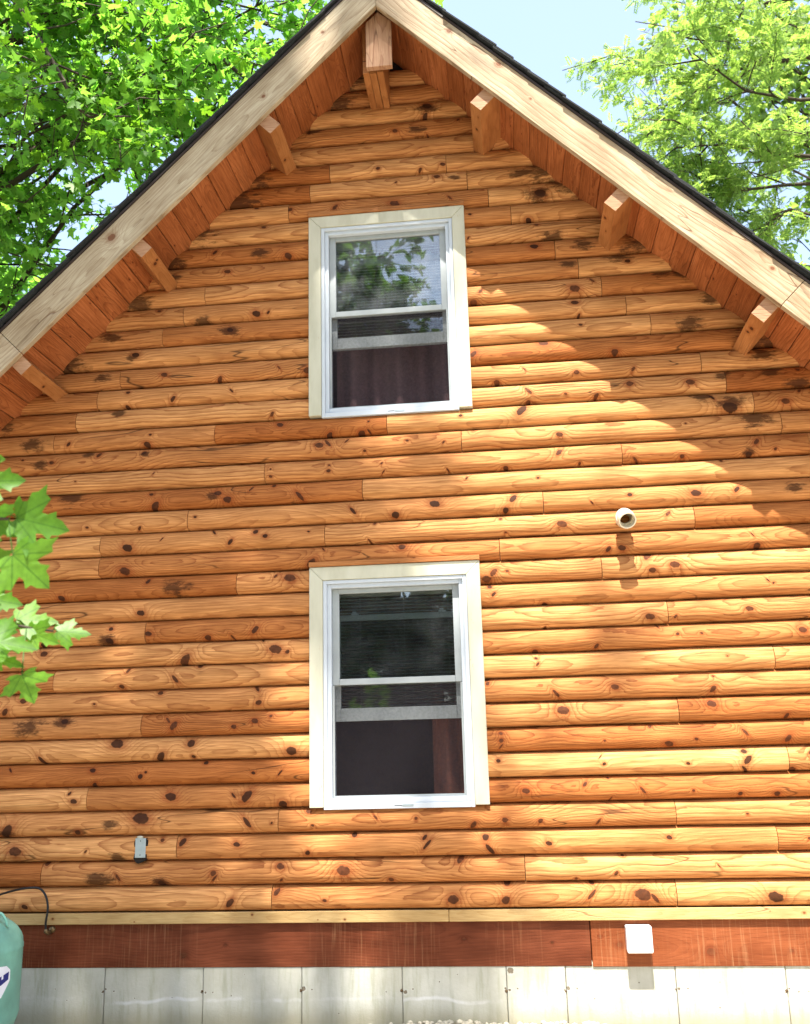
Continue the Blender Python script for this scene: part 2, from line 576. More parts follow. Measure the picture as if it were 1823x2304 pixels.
def concrete():
    t = NT('form_cast_concrete')
    x, y, z = t.sep(t.objc())
    rnd = t.rnd()
    off = t.m('MULTIPLY', rnd, 31)
    n1 = t.noise(t.xyz(t.m('MULTIPLY', x, 3), off, t.m('MULTIPLY', z, 3)), 1.0, 5.0, 0.65)
    n2 = t.noise(t.xyz(t.m('MULTIPLY', x, 30), off, t.m('MULTIPLY', z, 4)), 1.0, 4.0, 0.6)
    n3 = t.noise(t.xyz(t.m('MULTIPLY', x, 70), off, t.m('MULTIPLY', z, 70)), 1.0, 3.0, 0.6)
    c = t.mix(t.ss(n1, 0.35, 0.68), (0.39, 0.38, 0.315), (0.47, 0.465, 0.405))
    c = t.mix(t.m('MULTIPLY', t.ss(n2, 0.45, 0.75), 0.6), c, (0.27, 0.275, 0.19))
    wob = t.m('MULTIPLY', t.m('SUBTRACT', n3, 0.5), 1.4)
    mask, halo, b = spots(t, x, z, wob, 6, 'k', 1.0)
    c = t.mix(t.m('MULTIPLY', t.ss(halo, 0.4, 0.95), 0.35), c, (0.6, 0.6, 0.55))
    c = t.mix(t.m('MULTIPLY', mask, 0.85), c, (0.12, 0.085, 0.045))
    # lime line and soil splash above the gravel, both wandering along the wall
    w = t.noise(t.xyz(t.m('MULTIPLY', x, 2.3), off, 0), 1.0, 3.0)
    hz = t.m('SUBTRACT', z, t.m('MULTIPLY', w, 0.14))
    band = t.m('MULTIPLY', t.ss(t.m('ABSOLUTE', t.m('SUBTRACT', hz, 0.035)), 0.002, 0.014, 1.0, 0.0), t.ss(n1, 0.4, 0.6))
    c = t.mix(t.m('MULTIPLY', band, t.m('MULTIPLY', t.ss(rnd, 0.35, 0.9), 0.5)), c, (0.66, 0.66, 0.68))
    c = t.mix(t.m('MULTIPLY', t.ss(hz, -0.08, 0.03, 1.0, 0.0), 0.65), c, (0.25, 0.22, 0.13))
    t.col(c)
    t.rough(0.85)
    t.bump(t.m('ADD', t.m('MULTIPLY', n3, 0.4), t.m('MULTIPLY', mask, -2.0)), 0.003)
    return t.mat


M_CONC = concrete()


def leafmat(name, a, b, tr_gain=1.6, mixf=0.55, veins=False, island=True):
    t = NT(name)
    if island:
        r = t.n('ShaderNodeNewGeometry').outputs['Random Per Island']
    else:
        r = t.rnd()
    c = t.mix(r, a, b)
    x, y, z = t.sep(t.objc())
    if veins:
        ax = t.m('ABSOLUTE', x)
        yy = t.m('SUBTRACT', y, 0.06)
        vm = 0.0
        for ang in (0.0, 42.0, 80.0):
            ca, sa = math.cos(math.radians(ang)), math.sin(math.radians(ang))
            d = t.m('ABSOLUTE', t.m('SUBTRACT', t.m('MULTIPLY', ax, ca), t.m('MULTIPLY', yy, sa)))
            vm = t.m('MAXIMUM', vm, t.ss(d, 0.004, 0.02, 1.0, 0.0))
        # side veins
        sv_ = t.m('FRACT', t.m('MULTIPLY', t.m('SUBTRACT', yy, t.m('MULTIPLY', ax, 0.9)), 9.0))
        vm = t.m('MAXIMUM', vm, t.m('MULTIPLY', t.ss(t.m('ABSOLUTE', t.m('SUBTRACT', sv_, 0.5)), 0.0, 0.09, 1.0, 0.0), 0.4))
        c = t.mix(t.m('MULTIPLY', vm, 0.7), c, (a[0] * 0.45, a[1] * 0.55, a[2] * 0.5))
    nn = t.noise(t.objc(), 6.0, 3.0)
    f = t.lin(nn, 0.3, 0.7, 0.75, 1.15)
    c = t.mix(1.0, c, t.xyz(f, f, f), 'MULTIPLY')
    df = t.n('ShaderNodeBsdfDiffuse')
    t.put(df.inputs[0], c)
    tl = t.n('ShaderNodeBsdfTranslucent')
    t.put(tl.inputs[0], t.mix(1.0, c, (tr_gain * 1.05, tr_gain, tr_gain * 0.55), 'MULTIPLY'))
    m1 = t.n('ShaderNodeMixShader')
    m1.inputs[0].default_value = mixf
    t.t.links.new(df.outputs[0], m1.inputs[1])
    t.t.links.new(tl.outputs[0], m1.inputs[2])
    gl = t.n('ShaderNodeBsdfGlossy')
    gl.inputs['Roughness'].default_value = 0.45
    m2 = t.n('ShaderNodeMixShader')
    m2.inputs[0].default_value = 0.02
    t.t.links.new(m1.outputs[0], m2.inputs[1])
    t.t.links.new(gl.outputs[0], m2.inputs[2])
    t.t.links.new(m2.outputs[0], t.out.inputs[0])
    return t.mat


M_LEAF_NEAR = leafmat('maple_leaf_near', (0.08, 0.20, 0.014), (0.125, 0.27, 0.02), 1.6, 0.5, veins=True, island=False)
M_LEAF = leafmat('maple_leaf', (0.095, 0.24, 0.035), (0.19, 0.38, 0.07), 1.9, 0.68)
M_LEAF_R = leafmat('spray_leaf', (0.14, 0.25, 0.06), (0.27, 0.39, 0.12), 1.7, 0.62)
M_LEAF_D = leafmat('deep_leaf', (0.05, 0.13, 0.015), (0.11, 0.23, 0.02), 1.5, 0.5)
M_LEAF_E = leafmat('evergreen_leaf', (0.02, 0.05, 0.012), (0.05, 0.10, 0.02), 1.3, 0.4)  # dark evergreen tone, set low so the lower pane mirrors dark
M_BARK = plain('bark', (0.09, 0.065, 0.045), 0.9, var=0.5, scale=12, bump=0.01, bscale=30)
M_TWIG = plain('twig_bark', (0.06, 0.042, 0.025), 0.85, var=0.3)


def ground_mat():
    t = NT('gravel_yard')
    c = t.objc()
    x, y, z = t.sep(c)
    n = t.noise(c, 0.35, 4.0)
    v = t.n('ShaderNodeTexVoronoi', feature='F1')
    t.put(v.inputs['Vector'], c)
    v.inputs['Scale'].default_value = 45
    vc = t.sep(v.outputs['Color'])
    g = t.mix(vc[0], (0.38, 0.33, 0.24), (0.60, 0.54, 0.44))
    far = t.ss(t.m('SQRT', t.m('ADD', t.m('MULTIPLY', x, x), t.m('MULTIPLY', y, y))), 10, 16)
    grass = t.mix(t.noise(c, 2.0, 5.0), (0.03, 0.06, 0.012), (0.10, 0.13, 0.03))
    t.col(t.mix(t.m('MULTIPLY', far, t.ss(n, 0.2, 0.5)), g, grass))
    t.rough(0.9)
    t.bump(v.outputs['Distance'], 0.02)
    return t.mat


M_GROUND = ground_mat()
M_STONE = plain('pale_pebble', (0.50, 0.45, 0.34), 0.8, var=0.4, scale=25)

# ------------------------------------------------------------------ the setting
V, Fc = [], []
gx = [-300, -60, -30, -15, -8, -4, 0, 4, 8, 15, 30, 60, 300]
for j in gx:
    for i in gx:
        V.append((i, j, -0.045))
n_ = len(gx)
for j in range(n_ - 1):
    for i in range(n_ - 1):
        Fc.append((j * n_ + i, j * n_ + i + 1, (j + 1) * n_ + i + 1, (j + 1) * n_ + i))
tag(mesh_obj('ground', V, Fc, M_GROUND), kind='structure')

# ------------------------------------------------------------------ the cabin
HW = 26.7 * U           # half width of the gable
SL = 1.005              # roof slope (rise over run)
AP_S = 39.9             # soffit apex, in courses
YB = 8.0                # depth of the house
cabin = empty('log_cabin', (0, 0, 0))
tag(cabin, 'stained pine log cabin gable with steep roof and two sash windows', 'cabin')
WIN = [dict(x0=-8.56, x1=-1.17, z0=4.0, z1=14.0), dict(x0=-8.58, x1=-1.17, z0=21.0, z1=31.0)]
ti = 0.62               # trim width hides the rough opening

# core wall behind the boards, with the two openings
xs = [-HW] + sorted({wx(w[k]) + s * 0.06 for w in WIN for k, s in (('x0', 1), ('x1', -1))}) + [HW]
ox0, ox1 = wx(-8.58) + 0.06, wx(-1.17) - 0.06


def gable_z(X):
    return wz(AP_S) + 0.06 - abs(X) * SL


core = bmesh.new()


def quadprism(bm, pts, y0, y1):
    a = [bm.verts.new((p[0], y0, p[1])) for p in pts]
    b = [bm.verts.new((p[0], y1, p[1])) for p in pts]
    n = len(pts)
    bm.faces.new(a)
    bm.faces.new(b[::-1])
    for i in range(n):
        bm.faces.new((a[i], b[i], b[(i + 1) % n], a[(i + 1) % n]))


zb = wz(-0.5)
quadprism(core, [(-HW, zb), (ox0, zb), (ox0, gable_z(ox0)), (-HW, gable_z(-HW))], 0.004, 0.12)
quadprism(core, [(ox1, zb), (HW, zb), (HW, gable_z(HW)), (ox1, gable_z(ox1))], 0.004, 0.12)
quadprism(core, [(ox0, zb), (ox1, zb), (ox1, wz(4.0) + .03), (ox0, wz(4.0) + .03)], 0.004, 0.12)
quadprism(core, [(ox0, wz(14.0) - .06), (ox1, wz(14.0) - .06), (ox1, wz(21.0) + .03), (ox0, wz(21.0) + .03)], 0.004, 0.12)
quadprism(core, [(ox0, wz(31.0) - .06), (ox1, wz(31.0) - .06), (ox1, gable_z(ox1)), (0, gable_z(0)), (ox0, gable_z(ox0))], 0.004, 0.12)
wall = bm_obj('wall', core, M_DARK, cabin, (0, 0, 0))

# knots read from the photograph as zoom-window coordinates: (window origin) -> (x, y, radius)
ZS = 0.534
KN = {
    (0, 768): """580,65,18 700,150,16 930,165,16 1180,120,10 1300,130,14 545,222,8 735,250,10 540,280,12 980,215,8 975,258,8 1150,313,8
    1183,358,17 1388,403,14 1525,392,14 1555,345,5 1558,385,7 640,400,6 625,440,17 298,440,12 425,485,12 228,518,12 105,507,9 615,475,10
    1385,435,12 1465,425,8 1350,445,16 1540,468,8 328,597,6 655,560,5 1145,545,6 1145,576,6 1390,528,7 1388,552,8 1610,520,6 1617,555,7
    925,645,16 1065,625,8 1158,612,11 1268,657,14 660,700,16 965,672,15 645,650,10 1490,720,16 1668,735,18 828,746,9 377,790,9 595,792,7
    905,808,11 1080,806,10 1122,825,12 1303,806,6 688,838,6 545,875,20 975,850,16 1560,845,8 1580,770,8 533,972,20 1315,940,20 1365,880,8
    1695,870,20 630,1015,9 265,1085,11 1225,1000,24 1165,993,8 600,1148,15 1080,1218,12 475,1215,9 468,1265,14 633,1235,17 880,1250,12
    985,1250,10 193,1320,17 785,1347,20 1165,1300,28 1215,1310,10 1105,1258,12 545,1390,12 845,1370,12 745,1425,12 190,1278,12""",
    (911, 768): """290,62,16 585,12,18 883,52,12 503,125,9 722,138,10 388,178,11 960,125,11 520,215,12 520,260,10 805,237,14 677,228,6
    945,185,14 1200,180,18 235,320,10 295,370,14 490,297,20 1365,285,24 1288,242,10 1597,260,16 1178,353,6 650,400,16 12,425,6 165,433,5
    170,508,6 182,547,8 425,538,11 648,474,11 1165,490,10 970,505,10 735,518,8 1475,430,12 1445,480,14 1555,460,7 260,582,5 560,582,5
    1330,507,7 127,690,20 455,668,20 425,716,11 945,652,10 785,685,7 1222,645,18 1393,630,14 660,775,15 402,752,10 1105,730,12 425,810,5
    1457,818,6 855,880,12 1480,865,12 912,875,14 1020,905,14 1133,945,16 1040,968,14 375,978,18 432,972,8 345,1005,20 358,1037,8
    375,1070,10 1525,1010,6 1548,1022,6 1030,1163,22 1137,1162,6 1445,1130,13 590,1110,12 1670,1218,16 590,1208,6 1060,1200,6
    1147,1235,6 1247,1232,6 807,1286,12 553,1337,9 560,1362,6 550,1310,10 1355,1328,5 1297,1412,5 345,1425,12""",
    (0, 1536): """60,25,14 520,18,14 680,45,14 105,80,16 30,125,16 407,92,7 1085,25,14 1095,85,12 740,182,14 715,160,12 992,187,14
    1080,162,16 1145,142,9 280,165,16 500,258,26 810,257,18 1232,288,20 683,312,24 185,330,20 820,312,10 52,370,10 398,370,16
    600,395,10 622,377,6 400,435,11 872,338,11 1073,380,8 1185,380,8 300,467,10 320,500,13 727,480,22 1045,478,20 990,475,12
    1195,512,14 600,572,26 1047,587,14 335,630,16 1150,590,5 1303,542,14 1322,600,8 1585,567,10 40,625,20 75,710,20 370,710,8
    690,663,7 1003,680,14 775,670,14 1300,715,13 1495,640,14 505,818,13 905,800,13 910,822,12 685,845,14 1185,772,13 1190,828,8
    1450,790,24 1650,827,9 200,762,12 115,942,14 975,925,13 1372,915,12 1170,880,18""",
    (911, 1536): """350,5,8 637,47,10 883,20,20 1295,27,15 665,117,18 1288,90,16 1603,140,10 405,215,8 407,245,9 405,270,6 840,245,6
    1030,185,10 1225,238,6 1110,258,14 1430,210,10 1610,235,12 395,330,12 838,342,9 822,312,5 1190,340,7 1425,290,14 1430,365,12
    1440,325,14 1628,365,10 510,455,13 758,427,9 1000,452,8 855,402,6 865,490,6 1213,453,5 1410,467,8 1565,467,9 48,570,6 290,597,11
    422,577,11 570,580,10 813,584,8 1437,550,5 85,650,9 95,680,12 340,650,12 360,702,14 605,675,13 595,648,8 730,655,8 1110,650,10
    1552,690,6 1700,655,8 235,742,17 222,798,8 915,728,8 888,800,8 1317,768,6 720,824,8 205,910,18 425,913,14 785,890,12 1000,890,22
    1050,905,18 1555,900,20 430,842,12 785,842,8""",
    (0, 0): """1305,573,9 1667,565,10 1595,722,8 1415,885,12 1665,870,16 1225,895,12 1115,965,14 912,1075,10 1218,1085,14 965,1155,16
    1085,1330,14 1135,1325,10 677,1318,8 975,1400,18 1085,885,10 1670,780,8""",
    (911, 0): """95,460,16 85,500,14 100,578,6 225,515,10 160,705,12 65,725,10 135,755,12 190,845,12 570,825,18 275,915,10 520,933,10
    555,957,8 545,1048,16 268,1015,8 320,1237,14 715,1225,17 788,1188,10 715,1283,15 740,1378,8 732,1335,6 935,1110,10 290,1280,14""",
}
STN = {(0, 768): "505,310,40 150,440,60 180,530,40 310,660,70 380,480,30 560,80,30 440,165,40 620,480,24 900,660,30 750,1040,60 460,1260,40 330,110,36",
       (911, 768): "1365,265,60 1470,330,70 1540,130,60 1500,60,60 1240,240,40 1660,190,60 1640,620,40 1450,470,30 1330,150,40",
       (0, 1536): "680,840,40 500,740,40 130,190,70 40,640,34 470,600,34 430,830,60 280,165,50",
       (0, 0): "975,1400,50 860,1360,40 480,1430,50 1100,1075,40 740,1180,30 1330,560,40 600,1290,50",
       (911, 0): "95,470,50 490,740,50 560,830,60 690,1125,40 620,1010,60 400,560,60 760,1040,50 1080,1150,50 1280,1260,50 1200,1370,60 210,760,26 50,560,40 900,1090,60"}
JN = {(0, 768): "515,165 418,258 328,350 910,395 235,440 1633,360 1120,560 1530,630 797,760 1372,815 430,865 425,960 1002,1020 620,1220 235,1430",
      (911, 768): "240,430 913,475 583,680 1217,740 400,875 828,950 1105,1140 1552,1320 1245,100 1350,180 1465,260 1582,345 1700,440",
      (0, 1536): "603,180 375,490 1178,580 752,690 183,810 1150,900",
      (911, 1536): "1150,110 1612,320 1140,550 1567,660 507,780 1143,890",
      (0, 0): "1393,740 1310,820 1220,905 870,1245 780,1340 692,1410",
      (911, 0): "175,690 263,760 352,830 447,905 632,1060 730,1130 828,1215 930,1290 1033,1365"}


def wallpts(D, has_r=True):
    out = []
    for (ax, ay), s in D.items():
        for tok in s.split():
            v = [float(q) for q in tok.split(',')]
            p = at(ax + v[0] * ZS, ay + v[1] * ZS, -0.02)
            xu, zu = p.x / U - XR, p.z / U - ZG
            out.append((p.x, p.z, (v[2] * ZS / 430.0) if has_r else 0, int(math.floor(zu + 1e-6)), zu))
    return out


knots, stains, joints = wallpts(KN), wallpts(STN), wallpts(JN, False)

NP = 14
PROF = []
for i in range(NP + 1):
    tt = i / NP
    # rounded log face: fuller low, with a short flat toe
    q = (tt - 0.37) / 0.63 if tt > 0.37 else (tt - 0.37) / 0.37
    PROF.append((-0.055 * math.sqrt(max(0.0, 1 - min(1, abs(q)) ** 2.1)) - 0.001, tt * (U - 0.0016) + 0.0008))


def log_mesh(L, seed, cut_l=0.0, cut_r=0.0):
    """rounded siding board; cut_l / cut_r lean the ends to follow the roof slope"""
    rr = random.Random(seed)
    ns = max(2, int(L / 0.16) + 1)
    ph = [rr.uniform(0, 6.28) for _ in range(4)]
    V, Fc = [], []
    m = len(PROF)
    for s in range(ns + 1):
        f = s / ns
        for (py, pz) in PROF:
            x = f * L
            if f < 1e-6:
                x += cut_l * pz
            if f > 1 - 1e-6:
                x -= cut_r * pz
            w = 0.0013 * math.sin(x * 2.3 + ph[0]) + 0.001 * math.sin(x * 5.1 + ph[1])
            wz_ = 0.0011 * math.sin(x * 1.7 + ph[2]) + 0.0008 * math.sin(x * 6.3 + ph[3])
            V.append((x, py + w * (py < -0.004), pz + wz_))
        V.append((V[-1][0], 0.003, PROF[-1][1]))
        V.append((V[-m - 1][0], 0.003, PROF[0][1]))
    k = m + 2
    for s in range(ns):
        for j in range(k):
            j2 = (j + 1) % k
            Fc.append((s * k + j, (s + 1) * k + j, (s + 1) * k + j2, s * k + j2))
    Fc.append(tuple(range(k)))
    Fc.append(tuple(ns * k + j for j in range(k))[::-1])
    return V, Fc


nlog = 0
for k in range(0, 39):
    zlow = wz(k)
    lim = (AP_S - k) / SL * U + 0.015          # where this course runs into the roof
    lim = min(lim, HW)
    if lim < 0.1:
        continue
    spans = [(-lim, lim)]
    for w in WIN:
        if w['z0'] - 0.01 <= k < w['z1'] - 0.01:
            spans = [(-lim, wx(w['x0']) + 0.012), (wx(w['x1']) - 0.012, lim)]
    for (a, b) in spans:
        cuts = sorted(j[0] for j in joints if j[3] == k and a + 0.1 < j[0] < b - 0.1)
        # boards longer than the ones seen carry a joint outside the frame
        if a < -3.0 and (not cuts or cuts[0] > -2.2) and a < -3.3:
            cuts = [-2.95 + 0.25 * math.sin(k * 2.1)] + cuts
        if b > 2.9 and (not cuts or cuts[-1] < 1.9) and b > 3.2:
            cuts = cuts + [2.75 + 0.25 * math.sin(k * 1.7)]
        ends = [a] + cuts + [b]
        for i in range(len(ends) - 1):
            xa, xb = ends[i], ends[i + 1]
            ga = 0.0 if i == 0 else 0.0018
            gb = 0.0 if i == len(ends) - 2 else 0.0018
            V, Fc = log_mesh(xb - xa - ga - gb, 100 + nlog)
            dy = random.uniform(-0.0015, 0.0015)
            o = mesh_obj('siding_log', V, Fc, M_LOG, wall, (xa + ga, dy, zlow), smooth=True, local=True)
            me = o.data
            me.set_sharp_from_angle(angle=math.radians(50))
            kk = sorted([q for q in knots if q[3] == k and xa < q[0] < xb], key=lambda q: -q[2])[:NK]
            room = NK - len(kk)
            rr = random.Random(nlog * 7 + 1)
            if xb < -2.6 or xa > 1.9:                 # stretches the photograph does not show
                for _ in range(min(room, int((xb - xa) * 2))):
                    kk.append((rr.uniform(xa, xb), zlow + rr.uniform(.02, .12), rr.uniform(.004, .014), k, 0))
            for i_, q in enumerate(kk):
                o[f'k{i_}'] = (q[0] - xa, q[1] - zlow, q[2] * rr.uniform(0.7, 1.2))
            ss_ = [q for q in stains if q[3] == k and xa - .05 < q[0] < xb + .05][:NS]
            for i_, q in enumerate(ss_):
                o[f's{i_}'] = (q[0] - xa, q[1] - zlow, q[2] * 0.75)
            if len(ss_) < NS and lim < HW - 0.01 and (abs(xa + lim) < .01 or abs(xb - lim) < .01) and rr.random() < 0.55:
                ex = 0.05 if abs(xa + lim) < .01 else (xb - xa - 0.05)
                o[f's{len(ss_)}'] = (ex, rr.uniform(.02, .12), rr.uniform(0.05, 0.11))  # mildew at the eave ends, deepened to paint in the dark corner shade too
            nlog += 1

# side and back walls and the room inside
side = bmesh.new()


def ribbed(bm, p0, p1, z0, z1, nrm):
    n = int(round((z1 - z0) / U))
    prev = None
    for i in range(n):
        for (py, pz) in PROF[:-1]:
            q = [bm.verts.new((p[0] - nrm[0] * py, p[1] - nrm[1] * py, z0 + i * U + pz)) for p in (p0, p1)]
            if prev:
                bm.faces.new((prev[0], prev[1], q[1], q[0]))
            prev = q


ez = wz(AP_S) - HW * SL
for sx in (-1, 1):
    sb = bmesh.new()
    ribbed(sb, (sx * (HW + .004), 0.0), (sx * (HW + .004), YB), wz(-0.5), ez, (sx, 0))
    add_box(sb, min(sx * HW, sx * (HW - .1)), max(sx * HW, sx * (HW - .1)), 0.125, YB, wz(-0.5), ez + 0.06)
    bm_obj('side_wall', sb, M_LOG, cabin)
bb = bmesh.new()
quadprism(bb, [(-HW, wz(-.5)), (HW, wz(-.5)), (HW, gable_z(HW)), (0, gable_z(0)), (-HW, gable_z(HW))], YB - .1, YB)
bm_obj('back_wall', bb, M_LOG, cabin)
box('floor', -HW + .1, HW - .1, 0.125, YB - .1, wz(-.5), wz(-.2), M_IFLOOR, cabin)
box('floor', -HW + .1, HW - .1, 0.125, YB - .1, wz(16.6), wz(18.2), M_IFLOOR, cabin)
box('partition', -2.6, 2.6, 2.6, 2.7, wz(-.2), wz(16.5), M_INT, cabin)
box('partition', -2.2, 2.2, 3.2, 3.3, wz(18.2), wz(24), M_INT, cabin)

# ------------------------------------------------------------------ roof
OV = 3.75 * U            # where the purlins end
BF = -4.05 * U           # front face of the barge boards
BT = 0.28 * U
EAVE = 29.6 * U          # horizontal reach of the roof edge
sl = math.atan(SL)
cs, sn = math.cos(sl), math.sin(sl)
ZS0 = wz(AP_S)           # soffit apex
ZB0, ZB1 = wz(39.41), wz(41.42)
roof = empty('roof', (0, 0, ZS0), cabin)
# deck above the soffit boards (solid, over the house and the overhang)
dk = bmesh.new()
quadprism(dk, [(0, ZS0 + .03), (EAVE, ZS0 + .03 - EAVE * SL), (EAVE, ZB1 - EAVE * SL), (0, ZB1), (-EAVE, ZB1 - EAVE * SL), (-EAVE, ZS0 + .03 - EAVE * SL)],
          BF + BT + .004, YB + 0.4)
bm_obj('roof_deck', dk, M_DRIP, roof)


def slope_pt(side, run, y, zapex):
    return Vector((side * run, y, zapex - run * SL))


for side_ in (-1, 1):
    ex = Vector((side_ * cs, 0, -sn))            # down the slope
    nz = Vector((side_ * sn, 0, cs))             # out of the roof
    # soffit boards run front to back, stacked down the slope; they span from the barge to just inside the wall
    d = 0.02
    i = 0
    rr = random.Random(31 + side_)
    slope_len = EAVE / cs
    while d < slope_len - 0.05:
        W = rr.choice((0.135, 0.15, 0.165))
        W = min(W, slope_len - d)
        o = Vector((0, BF + BT + .002, ZS0)) + ex * (d + 0.0018) + nz * rr.uniform(0, 0.003)
        L = 0.012 - (BF + BT) + 0.1
        if side_ < 0:
            b = plank('soffit_board', o + Vector((0, 0, 0)), (0, 1, 0), ex, L, W - 0.0036, 0.03, M_SOFF, roof, 0.004)
            b.location -= nz * 0  # thickness points along ez x ex
        else:
            b = plank('soffit_board', o, (0, 1, 0), ex, L, W - 0.0036, 0.03, M_SOFF, roof, 0.004)
        # put the board's thickness on the roof side of the soffit plane
        ey = Vector(ex).cross(Vector((0, 1, 0)))
        if ey.dot(nz) < 0:
            b.location += nz * 0.03
        d += W
        i += 1
    # barge boards: long upper piece, then the lower piece past the joint
    jrun = (12.0 + XR) * U if side_ > 0 else (21.1 - XR) * U
    Wb = (ZB1 - ZB0) * cs
    for (r0, r1, nm) in ((0.0, jrun, 0), (jrun, EAVE, 1)):
        g = 0.0012
        bm = bmesh.new()
        if nm == 0:   # plumb cut at the ridge, square cut at the joint
            pts = [(0.0008 * side_, ZB0), (0.0008 * side_, ZB1)]
            e1 = slope_pt(side_, r1 + (Wb * sn) / 2 - g, 0, ZB1)
            e0 = slope_pt(side_, r1 - (Wb * sn) / 2 - g, 0, ZB0)
            pts = pts + [(e1.x, e1.z), (e0.x, e0.z)]
        else:
            a1 = slope_pt(side_, r0 + (Wb * sn) / 2 + g, 0, ZB1)
            a0 = slope_pt(side_, r0 - (Wb * sn) / 2 + g, 0, ZB0)
            e1 = slope_pt(side_, r1, 0, ZB1)
            e0 = slope_pt(side_, r1, 0, ZB0)
            pts = [(a0.x, a0.z), (a1.x, a1.z), (e1.x, e1.z), (e0.x, e0.z)]
        # local frame: x down the slope, z out of the roof
        org = slope_pt(side_, r0, BF, ZB0)
        exl = ex if side_ > 0 else -ex
        ezl = nz
        eyl = ezl.cross(exl)
        R3 = Matrix((exl, eyl, ezl)).transposed()
        lp = []
        for (X, Z) in pts:
            q = Vector((X, BF, Z)) - org
            lp.append((q.dot(exl), q.dot(ezl)))
        quadprism(bm, lp, 0.0, BT)
        bmesh.ops.bevel(bm, geom=list(bm.edges), offset=0.002, segments=1, affect='EDGES')
        b = bm_obj('barge_board', bm, M_BARGE, roof, org)
        b.rotation_euler = R3.to_euler()
        kx = [((845, 335), 8), ((470, 1000), 13), ((1110, 405), 6), ((1360, 135), 5)] if side_ < 0 else [((185, 130), 8), ((395, 270), 8), ((530, 415), 4), ((1550, 1130), 6)]
        if nm == 0:
            for i_, (zp, r_) in enumerate(kx):
                p = at((0 if side_ < 0 else 911) + zp[0] * ZS, zp[1] * ZS, BF) - org
                b[f'k{i_}'] = (p.dot(exl), p.dot(ezl), r_ * ZS / 330)
    # drip edge above the barge
    dp = bmesh.new()
    quadprism(dp, [(0.0, ZB1 + .001), (side_ * EAVE, ZB1 + .001 - EAVE * SL), (side_ * EAVE, ZB1 + .020 - EAVE * SL), (0.0, ZB1 + .020)], BF - 0.006, BF + 0.05)
    bm_obj('drip_edge', dp, M_DRIP, roof)
    # shingle rows, eave to ridge
    nrow = int(slope_len / 0.14)
    sm = bmesh.new()
    add_box(sm, -0.02, 0.27, 0, YB + 0.4 - BF, 0, 0.009, 0.0)
    smm = bpy.data.meshes.new('shingle')
    bmesh.ops.recalc_face_normals(sm, faces=sm.faces)
    sm.to_mesh(smm)
    sm.free()
    smm.materials.append(M_SHING)
    for i in range(nrow + 1):
        dd = slope_len - 0.27 - i * 0.14 + 0.03
        if dd < -0.02:
            continue
        ob = bpy.data.objects.new('shingle', smm)
        jy = rr.uniform(-0.012, 0.012)
        lift = rr.uniform(0.0, 0.006)
        org = Vector((0, BF - 0.026 + jy, ZB1 + .024)) + ex * dd + nz * (0.004 + lift)
        link(ob, roof, org)
        # tilt each row so that its lower edge rides on the row below
        tl = math.radians(2.6)
        e2 = (ex * math.cos(tl) + nz * math.sin(tl)).normalized()
        n2 = (nz * math.cos(tl) - ex * math.sin(tl)).normalized()
        ey = n2.cross(e2)
        if ey.y < 0:
            R3 = Matrix((e2, -ey, n2)).transposed()   # mirrored basis: use a half turn instead
            R3 = Matrix((-e2, Vector((0, 1, 0)), n2)).transposed()
            ob.location += e2 * 0.25
        else:
            R3 = Matrix((e2, ey, n2)).transposed()
        ob.rotation_euler = R3.to_euler()

# ridge beam (three plies) with a pale end cap, and six purlins
rb = empty('ridge_beam', (0, -OV, wz(36.65)), cabin)
xa, xb = wx(-5.2), wx(-4.24)
pw = (xb - xa) / 3
for i in range(3):
    hh = wz(36.68) + (0.004 if i != 1 else -0.002)
    plank('beam_ply', (xa + i * pw + .0015, 0.05, hh), (0, -1, 0), (0, 0, 1), OV - 0.06 + 0.0, wz(40.3) - hh, -(pw - 0.003), M_BEAM, rb, 0.0)
bm = bmesh.new()
quadprism(bm, [(wx(-5.26), wz(36.61)), (wx(-4.07), wz(36.61)), (wx(-4.07), wz(39.0)), (0, wz(39.55)), (wx(-5.26), wz(39.0))], 0, 0.038)
bmesh.ops.bevel(bm, geom=list(bm.edges), offset=0.0015, segments=1, affect='EDGES')
for v in bm.verts:
    v.co -= Vector((wx(-5.26), 0, wz(36.61)))
    v.co = Vector((v.co.z, -v.co.y, v.co.x)) @ Matrix.Identity(3)
cap = bm_obj('end_cap', bm, M_ENDC, rb, (wx(-5.26), -OV + .038, wz(36.61)))
cap.rotation_euler = Matrix((Vector((0, 0, 1)), Vector((0, -1, 0)), Vector((1, 0, 0)))).transposed().to_euler()

